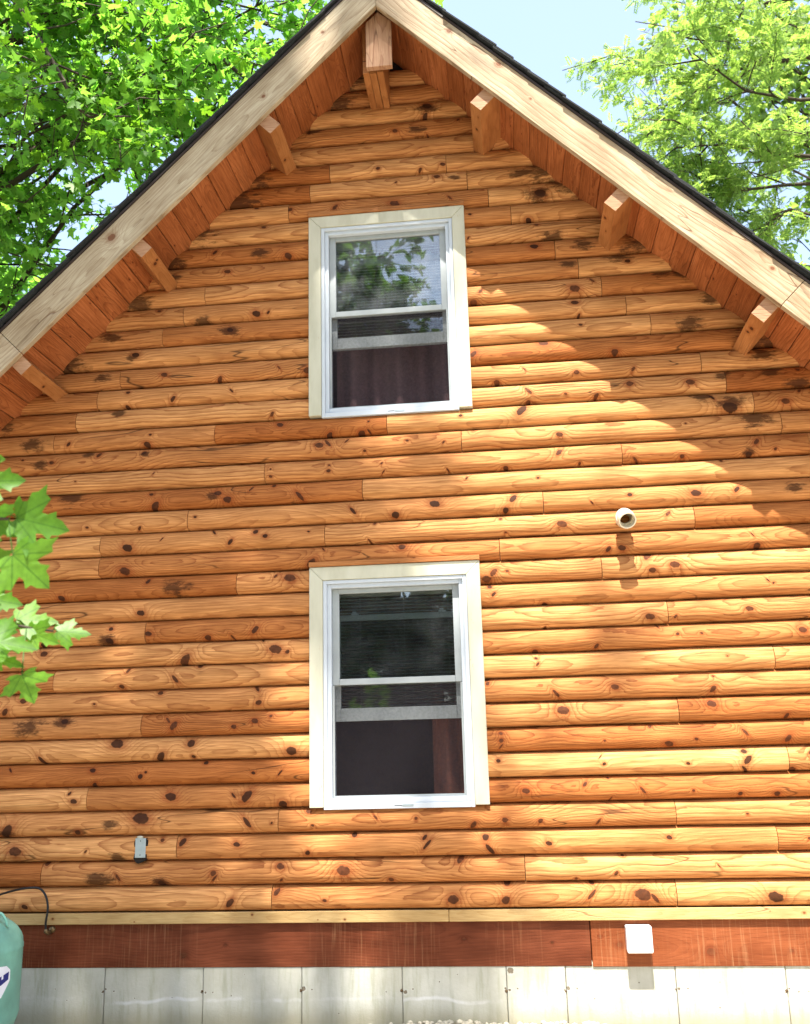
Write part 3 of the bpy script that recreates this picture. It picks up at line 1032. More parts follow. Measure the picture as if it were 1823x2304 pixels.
for (xc, dep) in ((-0.365, 1.25), (5.1, 1.25), (10.58, 1.27), (-9.42, 1.10), (-15.2, 1.02), (-20.42, 1.0)):
    s_ = 1 if xc > -XR else -1
    ex = Vector((s_ * cs, 0, -sn))
    nz = Vector((s_ * sn, 0, cs))
    # (xc) is the middle of the lower face; the beam is square to the roof
    run = abs(xc + XR) * U
    zbot = wz(AP_S) - run * SL - dep * U * 1.0 * math.sqrt(2) * 0.98
    c0 = Vector((s_ * run, 0, zbot))
    Wp, Dp = 0.088, dep * U + 0.03
    pr = bmesh.new()
    for (a, b) in ((0, 1),):
        vs = []
        for yy in (-OV, 0.05):
            for (e, nn) in ((-Wp / 2, 0), (Wp / 2, 0), (Wp / 2, Dp), (-Wp / 2, Dp)):
                p = c0 + ex * e + nz * nn
                vs.append(Vector((p.x, yy, p.z)))
    ey3 = Vector((0, 1, 0))
    # local x along the beam (towards the wall), local z across
    loc = [Vector((v.y + OV, (v - c0).dot(nz), (v - c0).dot(ex) + Wp / 2)) for v in vs]
    bv = [pr.verts.new(q) for q in loc]
    for f in ((0, 1, 2, 3), (7, 6, 5, 4), (0, 4, 5, 1), (1, 5, 6, 2), (2, 6, 7, 3), (3, 7, 4, 0)):
        pr.faces.new([bv[i] for i in f])
    bmesh.ops.bevel(pr, geom=list(pr.edges), offset=0.002, segments=1, affect='EDGES')
    R3 = Matrix((Vector((0, 1, 0)), nz, ex)).transposed()
    org = Vector((c0.x, -OV, c0.z)) - ex * Wp / 2
    if R3.determinant() < 0:
        for v in pr.verts:
            v.co.z = Wp - v.co.z
        R3 = Matrix((Vector((0, 1, 0)), nz, -ex)).transposed()
        org = Vector((c0.x, -OV, c0.z)) + ex * Wp / 2
    pb = bm_obj('purlin', pr, M_BEAM, cabin, org)
    pb.rotation_euler = R3.to_euler()
    pb['k0'] = (random.uniform(.12, .35), random.uniform(.02, .07), 0.009)
    if xc in (10.58, -15.2):
        pb['k1'] = (0.14, 0.045, 0.012)
    endg = bmesh.new()
    q0 = Vector((c0.x, -OV - 0.0022, c0.z))
    pts = []
    for (e, nn) in ((-Wp / 2 + .001, 0.001), (Wp / 2 - .001, 0.001), (Wp / 2 - .001, Dp - .03), (-Wp / 2 + .001, Dp - .03)):
        p = q0 + ex * e + nz * nn
        pts.append((p.x - q0.x, p.z - q0.z))
    quadprism(endg, pts, 0, 0.0015)
    e_ = bm_obj('end_grain', endg, M_ENDC, pb, (0, 0, 0))
    e_.parent = None
    e_.parent = pb
    Mi = (Matrix.Translation(org) @ R3.to_4x4()).inverted()
    e_.matrix_parent_inverse = Mi
    e_.location = q0

# ------------------------------------------------------------------ windows
for wi, w in enumerate(WIN):
    x0, x1, z0, z1 = wx(w['x0']), wx(w['x1']), wz(w['z0']) - .004, wz(w['z1'])
    wd = empty('window', ((x0 + x1) / 2, 0, z0), cabin)
    tw = 0.080
    yt = -0.066
    # trim: sides run up to the head, mitred corner cut at the head's ends
    bmL = bmesh.new()

    def mitre(nm, pts):
        org = Vector((pts[0][0], yt, pts[0][1]))
        b = bmesh.new()
        quadprism(b, [(p[0] - org.x, p[1] - org.z) for p in pts], 0, 0.064)
        bmesh.ops.bevel(b, geom=list(b.edges), offset=0.0025, segments=1, affect='EDGES')
        return bm_obj(nm, b, M_CREAM, wd, org)
    g = 0.0007
    mitre('trim_board', [(x0, z0), (x0 + tw, z0), (x0 + tw, z1 - tw - g), (x0, z1 - g)])
    mitre('trim_board', [(x1 - tw, z0), (x1, z0), (x1, z1 - g), (x1 - tw, z1 - tw - g)])
    mitre('trim_board', [(x0 + tw + g, z1 - tw), (x1 - tw - g, z1 - tw), (x1 - g, z1), (x0 + g, z1)])
    plank('drip_cap', (x0 - .002, -0.076, z1 + .002), (1, 0, 0), (0, 0, 1), x1 - x0 + .004, 0.028, 0.074, M_BEAM, wd, 0.002)
    # vinyl frame: outer lip then a stepped inner lip
    fx0, fx1, fz0, fz1 = x0 + tw + .001, x1 - tw - .001, z0 - 0.012, z1 - tw - .001
    f1, f2 = 0.022, 0.046
    boxes('frame', [(fx0, fx0 + f1, -0.058, 0.09, fz0, fz1), (fx1 - f1, fx1, -0.058, 0.09, fz0, fz1),
                    (fx0 + f1, fx1 - f1, -0.058, 0.09, fz1 - f1, fz1), (fx0 + f1, fx1 - f1, -0.058, 0.09, fz0, fz0 + 0.030),
                    (fx0 + f1, fx0 + f2, -0.042, 0.09, fz0 + .03, fz1 - f1), (fx1 - f2, fx1 - f1, -0.042, 0.09, fz0 + .03, fz1 - f1),
                    (fx0 + f2, fx1 - f2, -0.042, 0.09, fz1 - f2, fz1 - f1), (fx0 + f2, fx1 - f2, -0.046, 0.09, fz0 + .030, fz0 + 0.060)],
          M_VINYL, wd, 0.002)
    sx0, sx1 = fx0 + f2 + .001, fx1 - f2 - .001
    zt = fz1 - f2 - .001
    zo = wz(w['z0'])
    mr0, mr1 = zo + 4.93 * U, zo + 5.19 * U          # rail where the sashes meet
    st = 0.040
    gt = zo + 8.86 * U
    boxes('upper_sash', [(sx0, sx0 + st, -0.008, 0.022, mr0, zt), (sx1 - st, sx1, -0.008, 0.022, mr0, zt),
                         (sx0 + st, sx1 - st, -0.008, 0.022, gt, zt), (sx0 + st, sx1 - st, -0.012, 0.022, mr0, mr1)], M_SASH, wd, 0.002)
    box('pane', sx0 + st - .004, sx1 - st + .004, 0.006, 0.010, mr1 - .004, gt + .004, M_GLASS if wi == 0 else M_DUSTY, wd)
    lb0, lb1, lt0 = zo + 3.43 * U, zo + 3.97 * U, zo + 7.95 * U
    ls = boxes('lower_sash', [(sx0, sx0 + st, 0.030, 0.060, lb0, lt0), (sx1 - st, sx1, 0.030, 0.060, lb0, lt0),
                              (sx0 + st, sx1 - st, 0.027, 0.060, lb0, lb1), (sx0 + st, sx1 - st, 0.030, 0.060, lt0 - .034, lt0)], M_SASH, wd, 0.002)
    box('pane', sx0 + st - .004, sx1 - st + .004, 0.043, 0.047, lb1 - .004, lt0 - .03, M_GLASS, wd)
    for fx in (0.14, 0.83):
        lx = sx0 + (sx1 - sx0) * fx
        boxes('tilt_latch', [(lx, lx + .045, 0.034, 0.056, lt0 + .001, lt0 + .010), (lx + .006, lx + .03, 0.034, 0.05, lt0 + .0105, lt0 + .022)], M_VINYL, wd, 0.001)
    # half screen over the open part
    zs0 = fz0 + .061
    bm = bmesh.new()
    bmesh.ops.create_grid(bm, x_segments=1, y_segments=1, size=0.5)
    for v in bm.verts:
        v.co = Vector((sx0 + .010 + (v.co.x + .5) * (sx1 - sx0 - .02), -0.016, zs0 + .010 + (v.co.y + .5) * (mr0 - zs0 - .02)))
        v.co -= Vector((sx0, -0.016, zs0))
    bm_obj('insect_screen', bm, M_SCREEN, wd, (sx0, -0.016, zs0))
    boxes('screen_frame', [(sx0 + .0005, sx0 + .012, -0.022, -0.014, zs0, mr0 - .002), (sx1 - .012, sx1 - .0005, -0.022, -0.014, zs0, mr0 - .002),
                           (sx0 + .012, sx1 - .012, -0.022, -0.014, zs0, zs0 + .012)], M_SASH, wd)
    # spring bar on the sill
    xm = (fx0 + fx1) / 2 + (0.02 if wi == 0 else .03)
    box('spring_bar', xm, xm + 0.062, -0.0605, -0.0575, fz0 + .0115, fz0 + .0215, M_ALU, wd)
    box('sill_latch', xm - .045, xm - .002, -0.0595, -0.0575, fz0 + .015, fz0 + .018, M_BLACK, wd)

    # blind behind the glass
    bl = empty('window_blind', ((x0 + x1) / 2, 0.12, zt))
    tag(bl, 'raised horizontal slat blind behind the ' + ('lower' if wi == 0 else 'upper, tree-reflecting') + ' window', 'blind', 'slat blinds inside the windows')
    box('head_rail', sx0 + .01, sx1 - .01, 0.085, 0.115, zt - .035, zt, M_SLAT, bl, 0.002)
    n = 0
    sb = bmesh.new()
    add_box(sb, 0, sx1 - sx0 - .03, -0.012, 0.012, -0.0006, 0.0006)
    sme = bpy.data.meshes.new('slat')
    sb.to_mesh(sme)
    sb.free()
    sme.materials.append(M_SLAT)
    zz = zt - .05
    while zz > lb1 + .012:
        ob = bpy.data.objects.new('slat', sme)
        link(ob, bl, (sx0 + .015, 0.1, zz))
        ob.rotation_euler = (math.radians((20 if wi == 0 else 34) + random.uniform(-1.5, 1.5)), 0, math.radians(random.uniform(-.1, .1)))
        zz -= 0.0205
    box('bottom_rail', sx0 + .012, sx1 - .012, 0.09, 0.11, zz - .004, zz + .012, M_SLAT, bl, 0.002)
    for fx in (.2, .55, .9):
        xx = sx0 + (sx1 - sx0) * fx
        box('ladder_cord', xx, xx + .0015, 0.086, 0.0875, zz, zt - .04, M_SLAT, bl)


def curtain(name, x0, x1, y, z0, z1, mat, folds, label):
    V, Fc = [], []
    n = 60
    for i in range(n + 1):
        f = i / n
        for j in range(9):
            g = j / 8
            V.append((x0 + f * (x1 - x0), y + 0.028 * math.sin(f * folds * 6.28 + .5 * math.sin(g * 2)) * (1 - .4 * g), z0 + g * (z1 - z0)))
    for i in range(n):
        for j in range(8):
            Fc.append((i * 9 + j, (i + 1) * 9 + j, (i + 1) * 9 + j + 1, i * 9 + j + 1))
    o = mesh_obj(name, V, Fc, mat, None, (x0, y, z0), smooth=True)
    tag(o, label, 'curtain', 'curtains inside the windows')
    return o


curtain('curtain', wx(-7.6), wx(-2.1), 0.19, wz(21.2), wz(30.3), M_CURT, 5, 'plum curtain hanging in folds behind the upper window')
curtain('curtain', wx(-3.55), wx(-1.7), 0.19, wz(4.1), wz(13.2), M_CURT2, 2, 'rust coloured curtain at the right side of the lower window')

# ------------------------------------------------------------------ water table, skirt board, foundation
wt = empty('water_table', (0, 0, wz(-.45)), cabin)
jx = at(1010, 2055, -0.05).x
for i, (a, b) in enumerate(((-HW - .03, jx - .001), (jx + .001, HW + .03))):
    p = plank('trim_board', (a, -0.050, wz(-.44)), (1, 0, 0), (0, 0, 1), b - a, .44 * U - .001, 0.052, M_CAP, wt, 0.003)
    for q in range(6):
        p[f'k{q}'] = (random.uniform(1.0, b - a - .3), random.uniform(.01, .05), random.uniform(.002, .006))
sk = empty('skirt', (0, 0, wz(-2.11)), cabin)
jx = at(1330, 2120, -0.02).x
a = -HW
p = plank('skirt_board', (a, -0.026, wz(-2.11)), (1, 0, 0), (0, 0, 1), jx - a - .002, 1.666 * U, 0.038, M_SKIRT, sk, 0.003)
kp = at(775 * ZS, 1536 + 1148 * ZS, -.026)
p['k0'] = (kp.x - a, kp.z - wz(-2.11), 0.016)
kp = at(950 * ZS, 1536 + 1105 * ZS, -.026)
p['k1'] = (kp.x - a, kp.z - wz(-2.11), 0.007)
kp = at(911 + 250 * ZS, 1536 + 1080 * ZS, -.026)
p['k2'] = (kp.x - a, kp.z - wz(-2.11), 0.008)
kp = at(911 + 622 * ZS, 1536 + 1095 * ZS, -.026)
p['k3'] = (kp.x - a, kp.z - wz(-2.11), 0.006)
p = plank('skirt_board', (jx + .002, -0.029, wz(-2.13)), (1, 0, 0), (0, 0, 1), HW - jx, 1.685 * U, 0.038, M_SKIRT2, sk, 0.003)
for q, (zx, zy, r_) in enumerate(((1290, 1135, .018), (820, 1070, .008), (905, 1105, .012), (1630, 1130, .008))):
    kp = at(911 + zx * ZS, 1536 + zy * ZS, -.029)
    p[f'k{q}'] = (kp.x - jx, kp.z - wz(-2.13), r_)
fd = empty('foundation', (0, 0, -0.4), cabin)
seams = [-31.4, -29.2, -25.1, -21.1, -17.09, -12.97, -8.94, -4.92, -0.83, 1.45, 5.62, 9.7, 13.8, 17.9, 22.01]
seams[0] = -HW / U - XR + .05
seams[-1] = HW / U - XR - .05
seams = [s for s in seams if True]
for i in range(len(seams) - 1):
    a, b = wx(seams[i]), wx(seams[i + 1])
    if b - a < .05:
        continue
    o = box('concrete_panel', a + .0014, b - .0014, -0.021 + random.uniform(-.002, .002), 0.22, -0.3, wz(-2.0), M_CONC, fd, 0.004)
    # shift so that local z = 0 is ground level for the soil line
    for v in o.data.vertices:
        v.co.z -= 0.3
    o.location.z += 0.3
    WL[o.name].z += 0.3
    zt_ = wz(-2.97)
    o['k0'] = (random.uniform(.004, .016), zt_ + random.uniform(-.012, .012), random.uniform(.004, .011))
    o['k1'] = (b - a - .010, zt_ + random.uniform(-.015, .01), random.uniform(.002, .007))
    o['k2'] = (0.055, zt_ + random.uniform(-.01, .01), 0.004)
    o['k3'] = (random.uniform(.15, .4), random.uniform(.04, .2), 0.0035)
    o['k4'] = (random.uniform(.1, .5), random.uniform(.08, .24), 0.003)
    if i == 8:
        o['k5'] = (0.02, wz(-2.25), 0.016)
    bmx = bmesh.new()
    bmesh.ops.create_icosphere(bmx, subdivisions=2, radius=random.uniform(.004, .009))
    for v in bmx.verts:
        v.co = Vector((v.co.x * random.uniform(.7, 1.3), v.co.y * .5, v.co.z * random.uniform(.7, 1.3)))
    bm_obj('tie_stub', bmx, M_RUST, o, (b - .004, -0.021, zt_ + random.uniform(-.006, .006)))
box('footing_core', -HW + .01, HW - .01, 0.02, YB - .01, -0.35, wz(-2.05), M_DARK, fd)

# pebbles against the foundation
pts = []
rr = random.Random(3)
V, Fc = [], []
tmpl = bmesh.new()
bmesh.ops.create_icosphere(tmpl, subdivisions=1, radius=1.0)
tv = [v.co.copy() for v in tmpl.verts]
tf = [tuple(v.index for v in f.verts) for f in tmpl.faces]
tmpl.free()
for i in range(4200):
    X = rr.uniform(-3.4, 2.6)
    Y = -abs(rr.gauss(0, 0.35)) - 0.005
    r = rr.uniform(0.006, 0.02)
    hz = -0.045 + 0.040 / (1 + math.exp(-(X + 0.28) * 14)) / (1 + math.exp((X - 1.15) * 9)) * math.exp(Y * 3) + 0.006 * math.sin(X * 9)
    ang = rr.uniform(0, 6.28)
    ca, sa = math.cos(ang), math.sin(ang)
    sx_, sy_, sz_ = r * rr.uniform(.8, 1.4), r * rr.uniform(.7, 1.1), r * rr.uniform(.5, .9)
    b0 = len(V)
    for q in tv:
        a, b, c = q.x * sx_, q.y * sy_, q.z * sz_
        V.append((X + a * ca - b * sa, Y + a * sa + b * ca, hz + sz_ * .4 + c))
    Fc += [tuple(b0 + j for j in f) for f in tf]
tag(mesh_obj('gravel', V, Fc, M_STONE, None, (0, 0, 0), smooth=True), 'pale pebble gravel along the foot of the concrete foundation', 'gravel', kind='stuff')

# ------------------------------------------------------------------ fixtures on the wall
# plastic vent elbow
pc = Vector((wx(5.00), 0, wz(15.46)))
vp = empty('vent_pipe', (pc.x, 0, pc.z))
tag(vp, 'short cream plastic vent elbow poking out of the sunlit logs', 'pipe')


def ring_tube(path, ro, ri, sides=28):
    Vo, Fo = tube(path, ro, sides, cap=False)
    Vi, Fi = tube(path, ri, sides, cap=False)
    n = len(Vo)
    F = list(Fo) + [tuple(i + n for i in f)[::-1] for f in Fi]
    for base in (0, (len(path) - 1) * sides):
        for k in range(sides):
            k2 = (k + 1) % sides
            F.append((base + k, base + k2, n + base + k2, n + base + k) if base else (base + k2, base + k, n + base + k, n + base + k2))
    return Vo + Vi, F


px, pz = pc.x, pc.z
dirn = Vector((0.10, -0.78, -0.62)).normalized()
bend = [Vector((px, -0.14, pz))]
for i in range(1, 6):
    f = i / 5
    d = Vector((0, -1, 0)).lerp(dirn, f).normalized()
    bend.append(bend[-1] + d * 0.009)
V, Fc = ring_tube([Vector((px, 0.02, pz)), Vector((px, -0.14, pz))] + bend[1:], 0.043, 0.038)
mesh_obj('elbow', V, Fc, M_PVC, vp, (px, 0, pz), smooth=True).data.set_sharp_from_angle(angle=0.7)
V, Fc = ring_tube([Vector((px, -0.10, pz)), Vector((px, -0.145, pz))], 0.050, 0.0432)
mesh_obj('hub', V, Fc, M_PVC, vp, (px, 0, pz), smooth=True).data.set_sharp_from_angle(angle=0.7)
e0 = bend[-1] - dirn * 0.002
V, Fc = ring_tube([e0, e0 + dirn * 0.042], 0.050, 0.0432)
mesh_obj('hub', V, Fc, M_PVC, vp, (px, 0, pz), smooth=True).data.set_sharp_from_angle(angle=0.7)

# white vent hood on the skirt
c = at(1440, 2115, -0.11)
vh = empty('vent_hood', (c.x, -0.03, c.z))
tag(vh, 'white square metal vent hood on the skirt board above bare concrete', 'vent')
hw_, hh_, hd = 0.0655, 0.066, 0.112
bm = bmesh.new()
quad = [(-0.13, 0), (-hd, -0.0)]
add_box(bm, -hw_, hw_, -hd, -0.03, -hh_, hh_, 0.005)
for v in bm.verts:
    if v.co.y > -0.06:
        v.co.z *= 0.96
bm_obj('hood', bm, M_WHITE, vh, (c.x, 0, c.z))
box('flange', c.x - hw_ + .004, c.x + hw_ - .004, -0.034, -0.0295, c.z - hh_ + .006, c.z + hh_ - .006, M_WHITE, vh, 0.001)
for sx in (-1, 1):
    bm = bmesh.new()
    bmesh.ops.create_cone(bm, cap_ends=True, segments=10, radius1=.0035, radius2=.0025, depth=.002, matrix=Matrix.Rotation(math.pi / 2, 4, 'X'))
    bm_obj('screw', bm, M_ALU, vh, (c.x + sx * (hw_ - .009), -hd - .001, c.z + hh_ - .009))
for i in range(7):
    xx = c.x - .028 + i * .012
    box('slot', xx, xx + .007, -hd - .0006, -hd + .002, c.z - hh_ + .008, c.z - hh_ + .0105, M_ALU, vh)

# blank electrical cover plate let into a log
tl_, br_ = at(306.9, 1886.7, -0.05), at(328.0, 1929.0, -0.05)
xc_, zc_ = (tl_.x + br_.x) / 2, (tl_.z + br_.z) / 2
cp = empty('junction_box', (xc_, -0.03, zc_))
tag(cp, 'small grey blank metal cover plate set into a log at lower left', 'box')
box('back_box', xc_ - .028, xc_ + .028, -0.058, 0.0, zc_ - .056, zc_ + .05, M_DARK, cp)
box('cover_plate', xc_ - .031, xc_ + .031, -0.062, -0.0585, zc_ - .053, zc_ + .053, M_ALU, cp, 0.0015)
for s in (-1, 1):
    bm = bmesh.new()
    bmesh.ops.create_cone(bm, cap_ends=True, segments=10, radius1=.003, radius2=.002, depth=.002, matrix=Matrix.Rotation(math.pi / 2, 4, 'X'))
    bm_obj('screw', bm, M_DARK, cp, (xc_, -0.063, zc_ + s * .038))
V, Fc = [], []
rr = random.Random(5)
N = 26
for i in range(N):
    an = 2 * math.pi * i / N
    rx, rz = .040 + rr.uniform(-.005, .004), .074 + rr.uniform(-.01, .006)
    ca, sa = math.cos(an), math.sin(an)
    sgn = lambda q: (abs(q) ** .55) * (1 if q > 0 else -1)
    V.append((xc_ + rx * sgn(ca), -0.0545, zc_ - .006 + rz * sgn(sa) * (1.0 if sa < 0 else .88)))
for i in range(N):
    V.append((V[i][0] + (xc_ - V[i][0]) * .0, 0.0, V[i][2]))
Fc = [tuple(range(N))[::-1]] + [(i, (i + 1) % N, N + (i + 1) % N, N + i) for i in range(N)]
mesh_obj('ragged_cutout', V, Fc, M_DARK, cp, (xc_, 0, zc_))
bm = bmesh.new()
bmesh.ops.create_icosphere(bm, subdivisions=2, radius=1)
for v in bm.verts:
    v.co = Vector((v.co.x * .02, v.co.y * .008, v.co.z * .008))
bm_obj('caulk', bm, M_CREAM, cp, (xc_ - .006, -0.054, zc_ + .058), smooth=True)

# ------------------------------------------------------------------ propane tank and its hose
TY = -0.62
e = at(50, 2150, TY)
tr = 0.38
tcx = e.x - tr - 0.042
sh = at(50, 2135, TY).z        # shoulder height
tank = empty('propane_tank', (tcx, TY, 0))
tag(tank, 'teal upright propane tank with lifting ring at the lower left corner', 'tank')
prof = [(0.0, 0.03), (tr * .6, 0.04), (tr * .95, 0.10), (tr, 0.16), (tr, sh - .02)]
prof += [(tr + .0025, sh - .012), (tr + .0025, sh + .0), (tr, sh + .006)]
for i in range(1, 13):
    an = i / 12 * math.pi / 2
    prof.append((tr * math.cos(an), sh + .006 + 0.185 * math.sin(an)))
V, Fc = lathe(prof, 72)
mesh_obj('tank_shell', [v + Vector((tcx, TY, 0)) for v in V], Fc, M_TEAL, tank, (tcx, TY, 0), smooth=True)
V, Fc = lathe([(tr * .62, 0.0), (tr * .62, 0.09), (tr * .58, .09), (tr * .58, 0)], 40)
mesh_obj('foot_ring', [v + Vector((tcx, TY, 0)) for v in V], Fc, M_TEAL, tank, (tcx, TY, 0), smooth=True)
ztop = sh + .19
V, Fc = lathe([(.0, ztop + .10), (.085, ztop + .10), (.10, ztop + .08), (.10, ztop - .02)], 28)
mesh_obj('valve_hood', [v + Vector((tcx, TY, 0)) for v in V], Fc, M_TEAL, tank, (tcx, TY, 0), smooth=True)
for sx in (1, -1):
    bx = tcx + sx * tr * .80
    bz = sh + .006 + .185 * .60 - 0.012
    pts = []
    for i in range(13):
        an = math.pi * i / 12
        pts.append((bx - .030 * math.cos(an) * sx - .012 * sx * math.sin(an), TY - .03 * 0, bz + .012 - .012 * math.cos(an) * -1 + .052 * math.sin(an)))
    V, Fc = tube(pts, 0.0065, 8)
    mesh_obj('lifting_ring', V, Fc, M_TEAL, tank, (bx, TY, bz), smooth=True)


def on_tank(px_, py_, lift):
    # point of the tank's side wall that shows at this place in the photograph
    d = ray(px_, py_)
    ox, oy = CAM[0] - tcx, CAM[1] - TY
    A = d[0] ** 2 + d[1] ** 2
    B = 2 * (ox * d[0] + oy * d[1])
    Cc = ox * ox + oy * oy - (tr + lift) ** 2
    D = max(B * B - 4 * A * Cc, 0)
    t = (-B - math.sqrt(D)) / (2 * A)
    return Vector(CAM + d * t)


def decal(name, poly, lift, mat):
    """a patch of thin film wrapped on the tank: poly in (angle, height)"""
    b = bmesh.new()
    vs = [b.verts.new(((tr + lift) * math.cos(a), (tr + lift) * math.sin(a), z)) for a, z in poly]
    b.faces.new(vs)
    bmesh.ops.triangulate(b, faces=b.faces)
    bmesh.ops.subdivide_edges(b, edges=list(b.edges), cuts=4, use_grid_fill=True)
    for v in b.verts:
        h = math.hypot(v.co.x, v.co.y)
        v.co.x *= (tr + lift) / h
        v.co.y *= (tr + lift) / h
    bm_obj(name, b, mat, tank, (tcx, TY, 0), smooth=True)


def az(px_, py_):
    q = on_tank(px_, py_, 0.001)
    return math.atan2(q.y - TY, q.x - tcx), q.z


A0 = az(2, 2176)
A1 = az(23, 2182)
A2 = az(22, 2205)
A3 = az(2, 2246)
aw = A1[0] - 0.75
decal('brand_decal', [(aw, A3[1] - .06), (A3[0], A3[1]), A2, A1, (az(15, 2174)[0], az(15, 2174)[1]), A0, (aw, A0[1] + .01)][::-1], 0.0012, M_DECAL)
B0, B1 = az(20, 2186), az(18, 2204)
decal('brand_band', [(aw + .04, A3[1] - .01), (B1[0], B1[1]), (B0[0], B0[1]), (aw + .04, A3[1] + .055)][::-1], 0.0022, M_NAVY)
for (pa, pb) in (((3, 2198), (7, 2196)), ((-12, 2203), (-8, 2201))):
    c0_, c1_ = az(*pa), az(*pb)
    decal('brand_letter', [(c0_[0], c0_[1] - .016), (c1_[0], c1_[1] - .014), (c1_[0], c1_[1] + .012), (c0_[0], c0_[1] + .01)][::-1], 0.003, M_DECAL)

hp = [at(-70, 2045, -0.5), at(-30, 2024, -0.42), at(0, 2013, -0.3), at(35, 2003, -0.18), at(65, 1998, -0.11), at(88, 1999, -0.09), at(101, 2012, -0.085), at(107, 2032, -0.085),
      at(107, 2052, -0.085), at(103, 2075, -0.08), at(103, 2096, -0.072)]
hp[0] = Vector((tcx + .05, TY + .02, ztop + .04))
cv = []
for i in range(len(hp) - 1):
    p0, p1, p2, p3 = hp[max(i - 1, 0)], hp[i], hp[i + 1], hp[min(i + 2, len(hp) - 1)]
    for s in range(6):
        t = s / 6
        cv.append(0.5 * ((2 * p1) + (p2 - p0) * t + (2 * p0 - 5 * p1 + 4 * p2 - p3) * t * t + (3 * p1 - p0 - 3 * p2 + p3) * t ** 3))
cv.append(hp[-1])
V, Fc = tube(cv, 0.0062, 8)
hose = empty('gas_hose', hp[-1])
tag(hose, 'black gas hose looping from the teal tank into the skirt board', 'hose')
mesh_obj('hose_line', V, Fc, M_BLACK, hose, hp[-1], smooth=True)
V, Fc = tube([hp[-1] + Vector((0, 0, .012)), hp[-1], hp[-1] + Vector((.004, .02, -.012)), hp[-1] + Vector((.006, .05, -.014))], [.009, .012, .012, .010], 10)
mesh_obj('fitting', V, Fc, M_BRASS, hose, hp[-1], smooth=True)
V, Fc = tube([hp[-1] + Vector((.018, .032, .004)), hp[-1] + Vector((.018, .050, .004))], [.016, .019], 14)
mesh_obj('wall_flange', V, Fc, M_BRASS, hose, hp[-1], smooth=True)

# ------------------------------------------------------------------ trees
LEAF_R = [(0.0, 0.08), (0.10, 0.0), (0.26, -0.03), (0.40, 0.02), (0.31, 0.10), (0.34, 0.18), (0.50, 0.22), (0.54, 0.32), (0.70, 0.44), (0.53, 0.46),
          (0.46, 0.56), (0.33, 0.50), (0.20, 0.46), (0.19, 0.56), (0.28, 0.70), (0.17, 0.72), (0.14, 0.83), (0.0, 1.0)]


def maple_template(cup=0.16):
    out = LEAF_R + [(-x, y) for (x, y) in LEAF_R[1:-1][::-1]]
    V = [(0.0, 0.3, 0.0)] + [(x, y, cup * abs(x) ** 1.3 - 0.10 * y * y) for x, y in out]
    n = len(out)
    F = [(0, 1 + i, 1 + (i + 1) % n) for i in range(n)]
    return np.array(V), np.array(F)


def simple_template():
    V = np.array([(0, 0, 0), (0.42, 0.28, .06), (0.22, 0.66, .02), (0, 1, -.08), (-0.22, 0.66, .02), (-0.42, 0.28, .06)], float)
    F = np.array([(0, 1, 2), (0, 2, 3), (0, 3, 4), (0, 4, 5)])
    return V, F


def star_template():
    """cheap five-lobed leaf"""
    pts = [(0, .05), (.38, .0), (.26, .2), (.66, .44), (.24, .5), (0, 1), (-.24, .5), (-.66, .44), (-.26, .2), (-.38, .0)]
    V = [(0, .3, 0)] + [(x, y, .14 * abs(x) - .1 * y * y) for x, y in pts]
    n = len(pts)
    return np.array(V), np.array([(0, 1 + i, 1 + (i + 1) % n) for i in range(n)])


def spray_template():
    """short feathery spray: a midrib with paired narrow leaflets"""
    V, F = [], []
    for i in range(6):
        y0 = i / 6.5
        ln = 0.34 * (1 - 0.5 * abs(y0 - .35))
        for s in (-1, 1):
            b = len(V)
            V += [(0, y0, 0), (s * ln * .55, y0 + .02, .02), (s * ln, y0 + .20, -.03), (s * ln * .35, y0 + .15, .02)]
            F += [(b, b + 1, b + 2), (b, b + 2, b + 3)] if s > 0 else [(b, b + 2, b + 1), (b, b + 3, b + 2)]
    b = len(V)
    V += [(-.05, .82, 0), (.05, .82, 0), (0, 1.08, -.03)]
    F += [(b, b + 1, b + 2)]
    return np.array(V, float), np.array(F)


T_MAPLE, T_SIMPLE, T_STAR, T_SPRAY = maple_template(), simple_template(), star_template(), spray_template()


def tri_mesh(name, V, F, mat):
    me = bpy.data.meshes.new(name)
    me.vertices.add(len(V))
    me.vertices.foreach_set('co', np.ascontiguousarray(V, dtype=np.float32).ravel())
    me.loops.add(F.size)
    me.loops.foreach_set('vertex_index', np.ascontiguousarray(F, dtype=np.int32).ravel())
    me.polygons.add(len(F))
    me.polygons.foreach_set('loop_start', np.arange(0, F.size, 3, dtype=np.int32))
    me.materials.append(mat)
    me.update(calc_edges=True)
    me.validate()
    return me


def leaf_frames(rng, pos, flow, droop=0.35, flat=0.55):
    """tip direction and surface normal of each leaf"""
    n = len(pos)
    d = flow * 0.7 + rng.normal(0, 0.6, (n, 3))
    d[:, 2] -= droop
    d /= np.linalg.norm(d, axis=1)[:, None] + 1e-9
    up = np.array([0, 0, 1.0]) + rng.normal(0, flat, (n, 3))
    nn = up - d * (up * d).sum(1)[:, None]
    nn /= np.linalg.norm(nn, axis=1)[:, None] + 1e-9
    sd_ = np.cross(d, nn)
    return d, nn, sd_


def leaf_cloud(tmpl, pos, d, nn, sd_, size):
    Vt, Ft = tmpl
    P = pos[:, None, :] + size[:, None, None] * (Vt[None, :, 0:1] * sd_[:, None, :] + Vt[None, :, 1:2] * d[:, None, :] + Vt[None, :, 2:3] * nn[:, None, :])
    F = Ft[None] + (np.arange(len(pos)) * len(Vt))[:, None, None]
    return P.reshape(-1, 3), F.reshape(-1, 3)


class Wood:
    def __init__(self):
        self.V, self.F = [], []

    def add(self, pts, rad, sides=5):
        v, f = tube(pts, rad, sides, cap=False)
        b = len(self.V)
        self.V += v
        self.F += [tuple(b + i for i in q) for q in f]


